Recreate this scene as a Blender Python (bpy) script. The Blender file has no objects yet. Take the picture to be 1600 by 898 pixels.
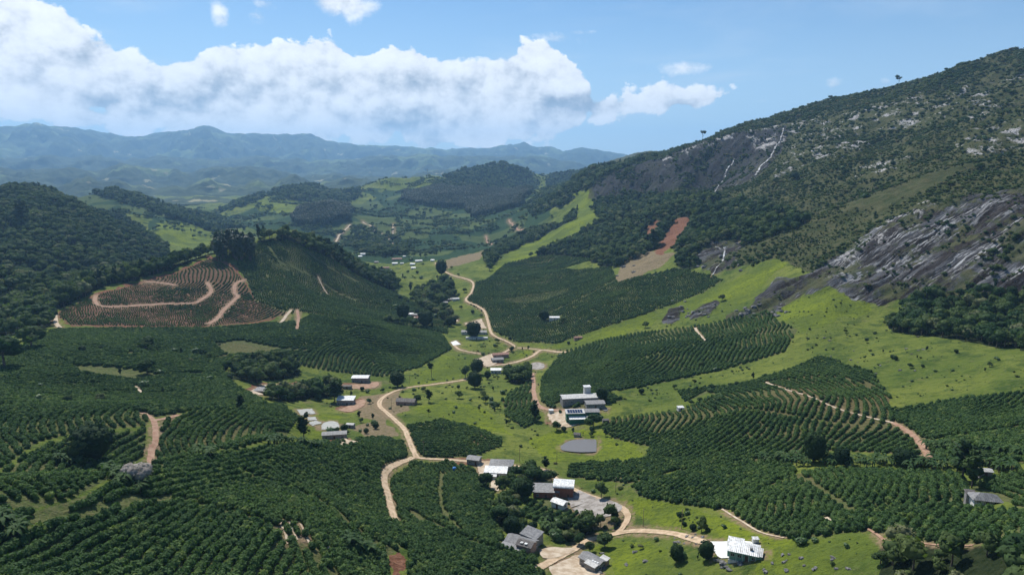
import bpy, bmesh, math, random
import numpy as np
from mathutils import Vector, Matrix

# ------------------------------------------------------------------ camera, sky, sun, exposure
scene = bpy.context.scene
COL = scene.collection
FPX = 1081.0                      # focal length in photo pixels (photo 1600 x 898)
PITCH = math.radians(9.8)
CAMZ = 200.0                      # the drone hangs 200 m above the valley floor
cd = bpy.data.cameras.new("drone_camera")
cd.sensor_width = 36.0
cd.lens = 36.0 * FPX / 1600.0
cd.clip_start = 1.0
cd.clip_end = 120000.0
cam = bpy.data.objects.new("drone_camera", cd)
COL.objects.link(cam)
cam.location = (0, 0, CAMZ)
cam.rotation_euler = (math.radians(90) - PITCH, 0, 0)
scene.camera = cam

SUN_AZ = math.radians(-24.0)      # left of the view direction (+Y)
SUN_EL = math.radians(50.0)
sun_dir = Vector((math.sin(SUN_AZ) * math.cos(SUN_EL), math.cos(SUN_AZ) * math.cos(SUN_EL), math.sin(SUN_EL)))
sl = bpy.data.lights.new("sun", 'SUN')
sl.energy = 4.9
sl.angle = math.radians(0.53)
sl.color = (1.0, 0.955, 0.88)
sun = bpy.data.objects.new("sun", sl)
COL.objects.link(sun)
sun.rotation_euler = sun_dir.to_track_quat('Z', 'Y').to_euler()
scene.view_settings.view_transform = 'Standard'
scene.view_settings.look = 'None'
scene.view_settings.exposure = 0.25
scene.view_settings.gamma = 1.0
scene.cycles.max_bounces = 6
scene.cycles.diffuse_bounces = 2
scene.cycles.glossy_bounces = 2
scene.cycles.transmission_bounces = 2
scene.cycles.transparent_max_bounces = 6
scene.cycles.volume_bounces = 1
scene.cycles.use_denoising = True


class NT:
    """tiny helper round a node tree"""
    def __init__(self, tree):
        self.t = tree
        self.n = tree.nodes
        self.l = tree.links

    def node(self, kind, **kw):
        nd = self.n.new(kind)
        ins = kw.pop('ins', {})
        for k, v in kw.items():
            setattr(nd, k, v)
        for k, v in ins.items():
            self.put(nd.inputs[k], v)
        return nd

    def put(self, sock, v):
        if isinstance(v, bpy.types.NodeSocket):
            self.l.new(v, sock)
        else:
            if hasattr(sock, 'default_value') and sock.type == 'RGBA' and len(v) == 3:
                v = (*v, 1)
            sock.default_value = v

    def m(self, op, a, b=None, c=None, clamp=False):
        nd = self.n.new('ShaderNodeMath')
        nd.operation = op
        nd.use_clamp = clamp
        self.put(nd.inputs[0], a)
        if b is not None:
            self.put(nd.inputs[1], b)
        if c is not None:
            self.put(nd.inputs[2], c)
        return nd.outputs[0]

    def v(self, op, a, b=None, scale=None):
        nd = self.n.new('ShaderNodeVectorMath')
        nd.operation = op
        self.put(nd.inputs[0], a)
        if b is not None:
            self.put(nd.inputs[1], b)
        if scale is not None:
            self.put(nd.inputs[3], scale)
        return nd.outputs[1] if op in ('LENGTH', 'DOT_PRODUCT') else nd.outputs[0]

    def xyz(self, v):
        nd = self.n.new('ShaderNodeSeparateXYZ')
        self.put(nd.inputs[0], v)
        return nd.outputs

    def comb(self, x=0.0, y=0.0, z=0.0):
        nd = self.n.new('ShaderNodeCombineXYZ')
        for i, q in enumerate((x, y, z)):
            self.put(nd.inputs[i], q)
        return nd.outputs[0]

    def mix(self, f, a, b, blend='MIX'):
        nd = self.n.new('ShaderNodeMix')
        nd.data_type = 'RGBA'
        nd.blend_type = blend
        self.put(nd.inputs[0], f)
        self.put(nd.inputs[6], a)
        self.put(nd.inputs[7], b)
        return nd.outputs[2]

    def mapr(self, v, a, b, c=0.0, d=1.0, smooth=True):
        nd = self.n.new('ShaderNodeMapRange')
        nd.interpolation_type = 'SMOOTHSTEP' if smooth else 'LINEAR'
        self.put(nd.inputs[0], v)
        for i, q in enumerate((a, b, c, d)):
            self.put(nd.inputs[i + 1], q)
        return nd.outputs[0]

    def noise(self, vec, scale, detail=4.0, rough=0.5, dist=0.0, dim='3D', lac=2.0):
        nd = self.n.new('ShaderNodeTexNoise')
        nd.noise_dimensions = dim
        self.put(nd.inputs['Vector'], vec)
        nd.inputs['Scale'].default_value = scale
        nd.inputs['Detail'].default_value = detail
        nd.inputs['Roughness'].default_value = rough
        nd.inputs['Lacunarity'].default_value = lac
        nd.inputs['Distortion'].default_value = dist
        return nd.outputs[0]

    def curve(self, x, pts):
        nd = self.n.new('ShaderNodeFloatCurve')
        self.put(nd.inputs['Value'], x)
        cu = nd.mapping.curves[0]
        while len(cu.points) > 2:
            cu.points.remove(cu.points[0])
        cu.points[0].location = pts[0]
        cu.points[1].location = pts[-1]
        for p in pts[1:-1]:
            cu.points.new(*p)
        nd.mapping.use_clip = False
        nd.mapping.update()
        return nd.outputs[0]


def pix_dir(px, py):
    """direction of sight through photo pixel (px, py), numpy friendly"""
    a = (np.asarray(px, float) - 800.0) / FPX
    b = (449.0 - np.asarray(py, float)) / FPX
    cp, sp = math.cos(PITCH), math.sin(PITCH)
    return a, cp + b * sp, -sp + b * cp


def pix_ang(px, py):
    x, y, z = pix_dir(px, py)
    return np.arctan2(x, y), z / np.hypot(x, y)      # azimuth, tangent of elevation


# ---- the sky: Nishita daylight with a bank of cumulus worked out on direction
def build_world():
    w = bpy.data.worlds.new("World")
    scene.world = w
    w.use_nodes = True
    w.node_tree.nodes.clear()
    t = NT(w.node_tree)
    sky = t.node('ShaderNodeTexSky', sky_type='NISHITA', sun_disc=False, sun_elevation=SUN_EL,
                 sun_rotation=SUN_AZ, altitude=600.0, air_density=1.0, dust_density=0.6, ozone_density=1.3)
    geo = t.node('ShaderNodeTexCoord')
    d = t.xyz(geo.outputs['Generated'])
    az = t.m('ARCTAN2', d[0], d[1])                                   # 0 = view direction
    hz = t.m('SQRT', t.m('ADD', t.m('MULTIPLY', d[0], d[0]), t.m('MULTIPLY', d[1], d[1])))
    el = t.m('ARCTAN2', d[2], hz)
    azn = t.m('MULTIPLY_ADD', az, 1 / (2 * math.pi), 0.5)             # 0..1 round the horizon

    def A(px, py=200):
        return (float(pix_ang(px, py)[0])) / (2 * math.pi) + 0.5

    def E(px, py):
        return math.atan(float(pix_ang(px, py)[1]))
    # upper and lower edge of the bank round the whole horizon (elevation in rad * 2)
    top_px = [(-60, -60), (0, -34), (60, -14), (110, 14), (150, 30), (190, 50), (225, 74), (270, 74), (310, 58), (360, 52), (400, 66), (440, 70), (480, 56), (520, 52), (560, 74),
              (600, 70), (640, 58), (680, 62), (730, 72), (780, 60), (820, 48), (855, 54), (885, 76), (905, 106), (950, 124), (1000, 130), (1040, 126), (1090, 126), (1125, 140)]
    bot_px = [(-60, 200), (0, 198), (80, 200), (150, 208), (200, 215), (300, 216), (360, 219), (450, 226), (560, 231), (700, 238), (800, 230), (870, 222), (920, 205), (970, 192), (1010, 182), (1050, 180), (1090, 176), (1125, 168)]
    top = [(0.0, 0.34), (0.12, 0.52), (0.25, 0.62), (0.33, 0.66)] + [(A(x, y), E(x, y) * 2) for x, y in top_px] + [(A(1150, 155), 0.20), (A(1250), 0.14), (0.66, 0.22), (0.75, 0.30), (0.85, 0.18), (1.0, 0.34)]
    bot = [(0.0, 0.12), (0.12, 0.12), (0.25, 0.10), (0.33, 0.10)] + [(A(x, y), E(x, y) * 2) for x, y in bot_px] + [(A(1150, 155), 0.24), (A(1250), 0.30), (0.66, 0.24), (0.75, 0.14), (0.85, 0.20), (1.0, 0.12)]
    topv = t.m('MULTIPLY', t.curve(azn, top), 0.5)
    botv = t.m('MULTIPLY', t.curve(azn, bot), 0.5)
    p = t.comb(az, t.m('MULTIPLY', el, 1.25), 0.37)

    n_here = t.noise(p, 21.0, 9.0, 0.6, 0.0)
    n_up = t.noise(t.v('ADD', p, (-0.006, 0.014, 0.0)), 21.0, 4.0, 0.6, 0.0)
    sh_n = t.noise(t.comb(az, t.m('MULTIPLY', el, 2.0), 1.7), 7.0, 4.0, 0.5, 0.0)
    wob = t.m('SUBTRACT', n_here, 0.5)
    vor = t.n.new('ShaderNodeTexVoronoi')
    vor.inputs['Scale'].default_value = 17.0
    vor.inputs['Detail'].default_value = 2.0
    vor.inputs['Roughness'].default_value = 0.55
    t.put(vor.inputs['Vector'], t.v('ADD', p, t.v('SCALE', t.comb(wob, t.m('MULTIPLY', wob, -0.7), 0.0), scale=0.035)))
    puff = t.m('SUBTRACT', 0.50, vor.outputs['Distance'])
    up = t.m('MINIMUM', t.m('DIVIDE', t.m('SUBTRACT', topv, el), 0.016), 3.0)
    dn = t.m('MINIMUM', t.m('DIVIDE', t.m('SUBTRACT', el, botv), 0.014), 3.0)
    core = t.m('MAXIMUM', t.m('MINIMUM', up, dn), -3.0)
    den = t.m('ADD', t.m('ADD', core, 0.55), t.m('MULTIPLY', wob, 4.6))
    den = t.m('ADD', den, t.m('MULTIPLY', puff, 2.2))
    den = t.m('ADD', den, t.m('MULTIPLY', t.m('SUBTRACT', sh_n, 0.5), -3.4))
    # loose scraps above the bank
    def scrap(px, py, sx, sy, amp=1.0):
        a0, e0 = float(pix_ang(px, py)[0]), E(px, py)
        u = t.m('DIVIDE', t.m('SUBTRACT', az, a0), sx / FPX)
        q = t.m('DIVIDE', t.m('SUBTRACT', el, e0), sy / FPX)
        r2 = t.m('ADD', t.m('MULTIPLY', u, u), t.m('MULTIPLY', q, q))
        return t.m('MULTIPLY', t.m('EXPONENT', t.m('MULTIPLY', r2, -1.0)), amp)
    sc = scrap(535, 6, 60, 24, 1.3)
    for a in ((345, 24, 18, 30, 1.15), (398, 30, 28, 16, .85), (430, 8, 40, 12, .75), (1072, 106, 46, 15, 1.15), (1300, 130, 22, 10, .8), (1190, 158, 24, 6, .55),
              (1385, 128, 16, 7, .6), (908, 50, 34, 8, .85), (870, 60, 60, 14, .8), (1018, 165, 60, 9, .55)):
        sc = t.m('MAXIMUM', sc, scrap(*a))
    scd = t.m('ADD', t.m('SUBTRACT', sc, 0.52), t.m('MULTIPLY', wob, 2.2))
    a_bank = t.mapr(den, 0.0, 0.48)
    a_scr = t.mapr(scd, 0.0, 0.75, 0.0, 0.9)
    alpha = t.m('MAXIMUM', a_bank, a_scr)
    # shading: thick parts away from the light are grey, billow tops white
    relief = t.m('MULTIPLY', t.m('SUBTRACT', n_here, n_up), 2.6)
    depth = t.m('DIVIDE', t.m('SUBTRACT', topv, el), t.m('MAXIMUM', t.m('SUBTRACT', topv, botv), 0.02))
    dark = t.m('MULTIPLY', t.mapr(depth, 0.15, 0.7), t.mapr(sh_n, 0.47, 0.68))
    lum = t.m('SUBTRACT', 1.10, t.m('MULTIPLY', dark, 0.34))
    lum = t.m('ADD', lum, t.m('MULTIPLY', relief, 0.40))
    lum = t.m('ADD', lum, t.m('MULTIPLY', puff, 0.35))
    thick = t.mapr(den, 0.3, 2.6)
    lum = t.m('SUBTRACT', lum, t.m('MULTIPLY', thick, 0.08))
    lum = t.m('MAXIMUM', t.m('MINIMUM', lum, 1.08), 0.33)
    ccol = t.mix(t.mapr(lum, 0.4, 0.95), (0.40, 0.48, 0.58), (0.97, 0.985, 1.0))
    ccol = t.v('SCALE', ccol, scale=t.m('MULTIPLY_ADD', lum, 0.55, 0.42))
    skyc = t.v('SCALE', sky.outputs[0], scale=0.080)
    skyc = t.v('MULTIPLY', skyc, (0.70, 0.95, 1.12))
    # thin high veil
    veil = t.mapr(t.noise(t.comb(t.m('MULTIPLY', az, 1.0), t.m('MULTIPLY', el, 5.0), 3.3), 3.0, 4.0, 0.6, 0.4), 0.48, 0.78, 0.0, 0.34)
    low = t.mapr(el, -0.02, 0.26, 0.62, 0.0)
    skyc = t.mix(low, skyc, (0.56, 0.72, 0.88))
    skyc = t.mix(veil, skyc, (0.62, 0.72, 0.82))
    fin = t.mix(alpha, skyc, ccol)
    bg = t.node('ShaderNodeBackground', ins={'Color': fin, 'Strength': 1.0})
    out = t.node('ShaderNodeOutputWorld')
    t.l.new(bg.outputs[0], out.inputs[0])


build_world()
scene.world.cycles.sampling_method = 'MANUAL'
scene.world.cycles.sample_map_resolution = 256

# ------------------------------------------------------------------ the land
def tag(o, label=None, cat=None, group=None, kind=None):
    if label:
        o['label'] = label
    if cat:
        o['category'] = cat
    if group:
        o['group'] = group
    if kind:
        o['kind'] = kind
    return o


def mesh_obj(name, verts, faces, mat=None, parent=None, smooth=False):
    me = bpy.data.meshes.new(name)
    me.from_pydata([tuple(v) for v in verts], [], [tuple(f) for f in faces])
    me.update()
    if smooth:
        me.polygons.foreach_set('use_smooth', [True] * len(me.polygons))
    if mat is not None:
        for q in (mat if isinstance(mat, (list, tuple)) else [mat]):
            me.materials.append(q)
    o = bpy.data.objects.new(name, me)
    COL.objects.link(o)
    if parent is not None:
        o.parent = parent
    return o


_rs = np.random.RandomState(7)
_perm = _rs.permutation(512)
_perm = np.concatenate([_perm, _perm, _perm])
_grad = np.stack([np.cos(np.arange(512) * 2.399963), np.sin(np.arange(512) * 2.399963)], 1)


def pnoise(x, y):
    xi = np.floor(x).astype(int)
    yi = np.floor(y).astype(int)
    xf = x - xi
    yf = y - yi
    xi &= 511
    yi &= 511
    u = xf * xf * xf * (xf * (xf * 6 - 15) + 10)
    v = yf * yf * yf * (yf * (yf * 6 - 15) + 10)

    def g(i, j, dx, dy):
        h = _perm[_perm[(i & 511)] + (j & 511)]
        q = _grad[h]
        return q[..., 0] * dx + q[..., 1] * dy
    a = g(xi, yi, xf, yf)
    b = g(xi + 1, yi, xf - 1, yf)
    c = g(xi, yi + 1, xf, yf - 1)
    d = g(xi + 1, yi + 1, xf - 1, yf - 1)
    return (a + (b - a) * u) * (1 - v) + (c + (d - c) * u) * v * 1.0 if False else ((1 - v) * (a + u * (b - a)) + v * (c + u * (d - c)))


def fbm(x, y, octaves=4, rough=0.5, ridged=False):
    s = np.zeros_like(np.asarray(x, float))
    amp, tot, f = 1.0, 0.0, 1.0
    for k in range(octaves):
        n = pnoise(x * f + 17.3 * k, y * f - 9.1 * k)
        if ridged:
            n = 0.5 - np.abs(n) * 1.6
        s = s + n * amp
        tot += amp
        amp *= rough
        f *= 2.03
    return s / tot


# survey points: photo pixel sighted and its ground distance from the drone (m)
CTL = [
 # bottom edge and beyond
 (-80, 985, 150), (150, 985, 150), (400, 985, 165), (640, 985, 180), (850, 985, 198), (1050, 985, 195), (1250, 985, 192), (1450, 985, 180), (1680, 985, 165),
 (-60, 890, 185), (100, 870, 190), (250, 880, 188), (400, 870, 196), (600, 890, 215), (750, 880, 232), (817, 850, 258), (925, 878, 250), (1050, 880, 235),
 (1155, 862, 232), (1300, 860, 225), (1450, 870, 210), (1600, 880, 190), (1680, 870, 185),
 # left knoll
 (-60, 800, 215), (60, 800, 218), (150, 790, 226), (240, 750, 262), (330, 725, 292), (425, 697, 338), (300, 790, 240), (420, 770, 262), (500, 720, 315), (520, 800, 248), (560, 700, 360),
 (-60, 745, 285), (60, 750, 285), (140, 740, 292), (230, 728, 322), (320, 700, 350),
 (0, 700, 345), (100, 690, 352), (230, 690, 350), (150, 655, 400), (240, 658, 398), (0, 650, 415), (-80, 650, 420), (330, 660, 400), (400, 690, 368), (440, 660, 420), (380, 632, 455),
 (100, 615, 470), (-60, 600, 500), (250, 612, 480), (480, 640, 490), (480, 690, 405), (523, 680, 420), (440, 605, 570), (330, 590, 545), (150, 580, 540), (40, 560, 590),
 # middle
 (640, 715, 388), (600, 755, 335), (612, 810, 285), (690, 780, 312), (760, 830, 272), (775, 738, 358), (700, 690, 415), (720, 665, 445), (790, 690, 412), (905, 695, 405), (883, 768, 328), (940, 800, 302),
 (980, 830, 278), (860, 740, 352), (600, 630, 515), (540, 632, 525), (565, 592, 620), (640, 600, 600), (690, 570, 680), (720, 630, 505), (800, 640, 490), (800, 582, 655), (775, 562, 712), (870, 548, 755), (745, 512, 880),
 (905, 625, 480), (897, 655, 450), (835, 610, 545),
 (760, 490, 960), (700, 475, 1060), (660, 440, 1270), (735, 440, 1200), (690, 412, 1440), (640, 405, 1530), (590, 408, 1600), (560, 395, 1750), (700, 500, 920), (640, 520, 830), (600, 560, 720),
 (720, 540, 770), (660, 480, 1040), (620, 455, 1180), (620, 430, 1380),
 # left middle slopes
 (480, 575, 640), (500, 540, 700), (560, 510, 770), (470, 500, 790), (400, 540, 690), (300, 555, 640), (150, 530, 680), (30, 520, 720), (300, 515, 740), (180, 500, 770), (90, 490, 800),
 (230, 470, 840), (310, 450, 885), (400, 470, 850), (150, 460, 860), (230, 435, 920), (330, 402, 1010), (280, 415, 975), (400, 420, 960), (440, 440, 930), (360, 392, 1055), (430, 372, 1150), (490, 380, 1190), (540, 405, 1200), (500, 440, 1020),
 (600, 440, 1230), (570, 470, 1010),
 (20, 480, 850), (100, 450, 910), (180, 425, 960), (-60, 430, 960), (20, 435, 960),
 # right valley side
 (800, 520, 830), (870, 500, 880), (940, 520, 780), (1000, 505, 790), (960, 470, 880), (860, 450, 1080), (900, 420, 1200), (800, 470, 1010), (820, 430, 1230), (960, 430, 1060), (1010, 400, 1130), (780, 410, 1400),
 (1050, 450, 940), (1120, 430, 930), (1200, 415, 880), (1060, 490, 800), (1150, 480, 770), (950, 560, 650), (1050, 550, 640), (1150, 520, 670), (1230, 500, 680), (1010, 600, 545), (1120, 580, 560),
 (1000, 650, 450), (1060, 660, 425), (1010, 700, 385), (950, 740, 350), (1050, 740, 340), (1100, 700, 375), (1100, 790, 292), (1000, 775, 312),
 (1200, 730, 338), (1300, 720, 342), (1450, 720, 330), (1600, 720, 318), (1200, 650, 420), (1320, 650, 415), (1450, 660, 395), (1600, 660, 375), (1200, 590, 520), (1300, 570, 545), (1400, 590, 500), (1500, 600, 470), (1600, 600, 455),
 (1680, 640, 400), (1300, 780, 285), (1450, 790, 268), (1600, 790, 255), (1200, 830, 252), (1680, 760, 270),
 (1300, 530, 610), (1450, 540, 575), (1600, 560, 510), (1700, 560, 500), (1280, 475, 715), (1380, 478, 705), (1480, 470, 690), (1600, 470, 665), (1720, 470, 650), (1180, 490, 740), (1230, 470, 760),
 # lower mountain, rock slab
 (1300, 440, 770), (1400, 420, 765), (1500, 400, 755), (1600, 400, 725), (1400, 370, 830), (1500, 340, 840), (1600, 310, 850), (1300, 400, 850), (1210, 380, 960), (1300, 350, 980), (1400, 310, 990), (1500, 270, 1030),
 (1600, 240, 1080), (1720, 200, 1100), (1720, 320, 850), (1720, 400, 700),
 (1100, 390, 1080), (1150, 400, 980), (1130, 350, 1200), (1200, 310, 1330), (1300, 290, 1250), (1300, 240, 1480), (1400, 240, 1300), (1500, 190, 1420), (1600, 150, 1500), (1400, 190, 1560), (1720, 100, 1500),
 (1040, 370, 1280), (1060, 340, 1380), (960, 370, 1420), (900, 360, 1650), (850, 385, 1560), (940, 330, 1750), (1000, 330, 1600), (1080, 305, 1650), (1180, 270, 1640), (1200, 225, 1800),
 # cliff
 (925, 305, 1980), (1000, 305, 1860), (1100, 290, 1760), (930, 288, 2010), (1000, 268, 1960), (1080, 245, 1900), (1130, 225, 1880), (1160, 265, 1740),
 # skyline of the mountain
 (930, 283, 2080), (980, 262, 2120), (1040, 242, 2150), (1100, 220, 2150), (1180, 195, 2150), (1270, 166, 2100), (1350, 146, 2050), (1430, 128, 2000), (1520, 102, 1980), (1600, 80, 1980), (1720, 42, 1980), (1850, 5, 1980),
 # valley head
 (870, 305, 2500), (900, 288, 2500), (820, 350, 2050), (780, 370, 2100), (760, 340, 2450), (720, 390, 1900), (650, 395, 1850), (700, 370, 2150), (620, 375, 2150), (540, 380, 2150), (600, 350, 2500), (680, 350, 2500), (740, 322, 2900),
 (500, 355, 2450), (500, 325, 2650), (640, 325, 2950), (700, 300, 3200), (800, 310, 2950), (840, 300, 3000), (620, 285, 3700), (680, 277, 3900), (640, 277, 3900), (590, 305, 3500), (590, 281, 3900), (575, 330, 3100),
 (460, 335, 2700), (400, 330, 3000), (380, 320, 3200), (430, 305, 3500), (480, 292, 3800), (540, 300, 3900), (350, 335, 3300), (410, 350, 2500), (440, 345, 2600),
 (720, 270, 4200), (770, 259, 4300), (810, 262, 4300), (835, 285, 4100), (760, 290, 3700), (690, 282, 4150), (880, 272, 4400), (850, 280, 4200), (930, 262, 4600), (960, 255, 5200),
 # left hills behind
 (60, 303, 2000), (0, 300, 2050), (-80, 308, 2000), (110, 317, 1960), (150, 334, 1900), (190, 355, 1830), (230, 378, 1740), (255, 390, 1660), (60, 330, 1650), (130, 360, 1560), (50, 380, 1380), (150, 400, 1330), (200, 408, 1400),
 (0, 420, 1180), (100, 425, 1180), (-80, 380, 1380), (-80, 330, 1650),
 (185, 300, 2900), (140, 303, 2900), (240, 318, 2850), (300, 338, 2750), (345, 355, 2650), (270, 350, 2300), (300, 380, 2050), (250, 360, 2100), (330, 378, 2100), (280, 342, 2450), (215, 325, 2450), (200, 340, 2250),
]
# survey points out of sight: pixel column, ground distance, height relative to the camera
CTLZ = [
 (-80, 110, -112), (400, 110, -112), (800, 110, -122), (1200, 110, -118), (1680, 110, -112),
 (-80, 60, -112), (400, 60, -112), (800, 60, -120), (1200, 60, -116), (1680, 60, -112),
 # hollows behind crests
 (330, 1250, -190), (200, 1130, -175), (430, 1450, -205), (540, 1380, -205), (280, 1500, -195), (100, 1050, -160), (360, 1800, -212), (450, 2000, -215),
 (100, 2400, -150), (0, 2500, -150), (-80, 2500, -150), (200, 2100, -190), (60, 2250, -60), (180, 3300, -190), (300, 3200, -200), (60, 3300, -200), (-80, 3300, -200),
 (500, 4300, -190), (640, 4400, -160), (400, 4300, -190), (770, 4900, -150), (850, 4900, -150), (930, 5200, -120),
 (930, 2400, 0), (1000, 2600, 20), (1100, 2700, 60), (1200, 2700, 90), (1350, 2700, 120), (1600, 2600, 150), (1850, 2500, 170), (900, 3200, -90), (1000, 3600, -60), (1200, 3800, -20), (1500, 3800, 0), (1800, 3800, 0),
 (-80, 5200, -205), (200, 5200, -205), (500, 5600, -205), (800, 5900, -205), (1100, 5900, -160), (1400, 5900, -160), (1850, 5900, -160),
 (-350, 300, -130), (-350, 700, -150), (-350, 1500, -130), (-350, 2500, -100), (-350, 5000, -200), (1950, 300, -90), (1950, 500, -80), (1950, 900, 20),
]


def _uv(px, py, r):
    az, te = pix_ang(px, py)
    return az, math.log(r), r * te


_P = []
for (a, b, c) in CTL:
    az, l, z = _uv(a, b, c)
    _P.append((az, l * 0.62, z))
for (a, r, z) in CTLZ:
    az, _ = pix_ang(a, 262)
    _P.append((float(az), math.log(r) * 0.62, z))
_P = np.array(_P)


def _tps_fit(P, lam=2e-5):
    n = len(P)
    d = np.hypot(P[:, None, 0] - P[None, :, 0], P[:, None, 1] - P[None, :, 1])
    K = np.where(d > 0, d * d * np.log(np.maximum(d, 1e-9)), 0.0) + np.eye(n) * lam
    Q = np.column_stack([np.ones(n), P[:, 0], P[:, 1]])
    M = np.zeros((n + 3, n + 3))
    M[:n, :n] = K
    M[:n, n:] = Q
    M[n:, :n] = Q.T
    return np.linalg.solve(M, np.concatenate([P[:, 2], np.zeros(3)]))


_W = _tps_fit(_P)
NA, NR = 860, 760
AZ0, AZ1 = math.radians(-50), math.radians(50)
# ground distances: close rings out to 6 km, then coarser ones to the horizon
LR = np.concatenate([np.linspace(math.log(70), math.log(130), 12, endpoint=False),
                     np.linspace(math.log(130), math.log(6000), NR - 52, endpoint=False),
                     np.linspace(math.log(6000), math.log(23500), 40)])
AZS = np.linspace(AZ0, AZ1, NA)


def _tps_grid():
    ca = np.linspace(AZ0, AZ1, 300)
    cr = np.linspace(math.log(60), math.log(6200), 340)
    A, Rr = np.meshgrid(ca, cr * 0.62)
    a = A.ravel()
    r = Rr.ravel()
    n = len(_P)
    out = _W[n] + _W[n + 1] * a + _W[n + 2] * r
    for s in range(0, len(a), 20000):
        e = slice(s, s + 20000)
        d2 = (a[e, None] - _P[None, :, 0]) ** 2 + (r[e, None] - _P[None, :, 1]) ** 2
        out[e] += (0.5 * d2 * np.log(np.maximum(d2, 1e-18))) @ _W[:n]
    return ca, cr, out.reshape(A.shape)


def _bil(ax, ay, Z, x, y):
    fx = np.clip(np.interp(x, ax, np.arange(len(ax))), 0, len(ax) - 1.001)
    fy = np.clip(np.interp(y, ay, np.arange(len(ay))), 0, len(ay) - 1.001)
    i = fx.astype(int)
    j = fy.astype(int)
    u = fx - i
    v = fy - j
    return Z[j, i] * (1 - u) * (1 - v) + Z[j, i + 1] * u * (1 - v) + Z[j + 1, i] * (1 - u) * v + Z[j + 1, i + 1] * u * v


_ca, _cr, _cz = _tps_grid()
GA, GL = np.meshgrid(AZS, LR)
GZ = _bil(_ca, _cr, _cz, GA, np.minimum(GL, math.log(6100)))
_far = np.clip((GL - math.log(5200)) / (math.log(6400) - math.log(5200)), 0, 1)
GZ = GZ * (1 - _far) + _far * (-206.0)
GR = np.exp(GL)
GX = np.sin(GA) * GR
GY = np.cos(GA) * GR
Z0 = GZ.copy()                                   # smooth land, relative to the camera


def sight(px, py, rmin=75.0, rmax=5200.0):
    """where the line of sight through photo pixels meets the land -> (az, ln r); beyond a crest it stays on the crest"""
    px = np.atleast_1d(np.asarray(px, float))
    py = np.atleast_1d(np.asarray(py, float))
    az, te = pix_ang(px, py)
    az = np.clip(az, AZ0 + .001, AZ1 - .001)
    k0 = int(np.searchsorted(LR, math.log(rmin)))
    k1 = int(np.searchsorted(LR, math.log(rmax)))
    f = np.interp(az, AZS, np.arange(NA))
    i = np.minimum(f.astype(int), NA - 2)
    u = f - i
    out = np.zeros(len(px))
    R = np.exp(LR[k0:k1])
    for n in range(len(px)):
        prof = Z0[k0:k1, i[n]] * (1 - u[n]) + Z0[k0:k1, i[n] + 1] * u[n]
        gap = prof - R * te[n]
        w = np.nonzero(gap >= 0)[0]
        if len(w) and w[0] > 0:
            k = w[0]
            t = gap[k - 1] / (gap[k - 1] - gap[k])
            out[n] = LR[k0 + k - 1] + t * (LR[k0 + k] - LR[k0 + k - 1])
        elif len(w):
            out[n] = LR[k0]
        else:
            out[n] = LR[k0 + int(np.argmax(prof / R))]
    return az, out


def region(pts, rmin=75.0, rmax=5200.0):
    """closed outline given in photo pixels -> outline on the land (az, ln r)"""
    P = np.array(pts, float)
    Q = np.roll(P, -1, 0)
    xs, ys = [], []
    for a, b in zip(P, Q):
        n = max(1, int(np.hypot(*(b - a)) / 14))
        for k in range(n):
            xs.append(a[0] + (b[0] - a[0]) * k / n)
            ys.append(a[1] + (b[1] - a[1]) * k / n)
    az, l = sight(xs, ys, rmin, rmax)
    return np.column_stack([az, l])


def inside(poly, a, l):
    res = np.zeros(a.shape, bool)
    m = (a >= poly[:, 0].min()) & (a <= poly[:, 0].max()) & (l >= poly[:, 1].min()) & (l <= poly[:, 1].max())
    aa = a[m]
    ll = l[m]
    c = np.zeros(aa.shape, bool)
    P2 = np.roll(poly, -1, 0)
    for (x1, y1), (x2, y2) in zip(poly, P2):
        if y1 == y2:
            continue
        q = ((y1 > ll) != (y2 > ll)) & (aa < (x2 - x1) * (ll - y1) / (y2 - y1) + x1)
        c ^= q
    res[m] = c
    return res


def zat(x, y):
    """height of the finished land under world (x, y)"""
    x = np.asarray(x, float)
    y = np.asarray(y, float)
    return CAMZ + _bil(AZS, LR, GZ, np.arctan2(x, y), 0.5 * np.log(x * x + y * y))


def ground(px, py, rmin=75.0, rmax=5200.0):
    az, l = sight(px, py, rmin, rmax)
    x = np.sin(az) * np.exp(l)
    y = np.cos(az) * np.exp(l)
    return x, y, zat(x, y)

# middle-size relief: swells and gullies, stronger on the mountain
_amp = 1.3 + 6.5 * np.clip((GR - 350) / 900, 0, 1) + 12 * np.clip((GR - 2600) / 2500, 0, 1)
_flat = 1 - 0.85 * np.exp(-((GA - pix_ang(790, 500)[0] * 1.0) / 0.13) ** 2) * (GR < 1600)
_n = fbm(GX / 150 + 3.1, GY / 150 + 8.2, 4, 0.5)
_mtn = np.clip((GA - pix_ang(1000, 262)[0]) / 0.25, 0, 1) * np.clip((GR - 700) / 500, 0, 1)
_rg = fbm(GX / 210 + 1.3, GY / 160 + 5.2, 5, 0.52, ridged=True)
_side = np.clip((GR - 750) / 500, 0, 1) * np.clip(1 - _flat * 0 - 1.15 * np.exp(-((GA - pix_ang(735, 450)[0]) / 0.075) ** 2) * (GR < 1700), 0, 1)
_sp = fbm(GX / 330 + 6.3, GY / 330 + 2.2, 4, 0.5, ridged=True)
_sp -= _sp[GR > 700].mean() + .06
Z0 = Z0 + _side * _sp * 30 * (1 + np.clip((GR - 2400) / 2000, 0, 1)) * (1 - _far)
Z0 = Z0 + (_n * 2.0 * _amp * _flat + _mtn * (_rg - _rg[_mtn > .5].mean()) * 34) * (1 - _far)
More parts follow.
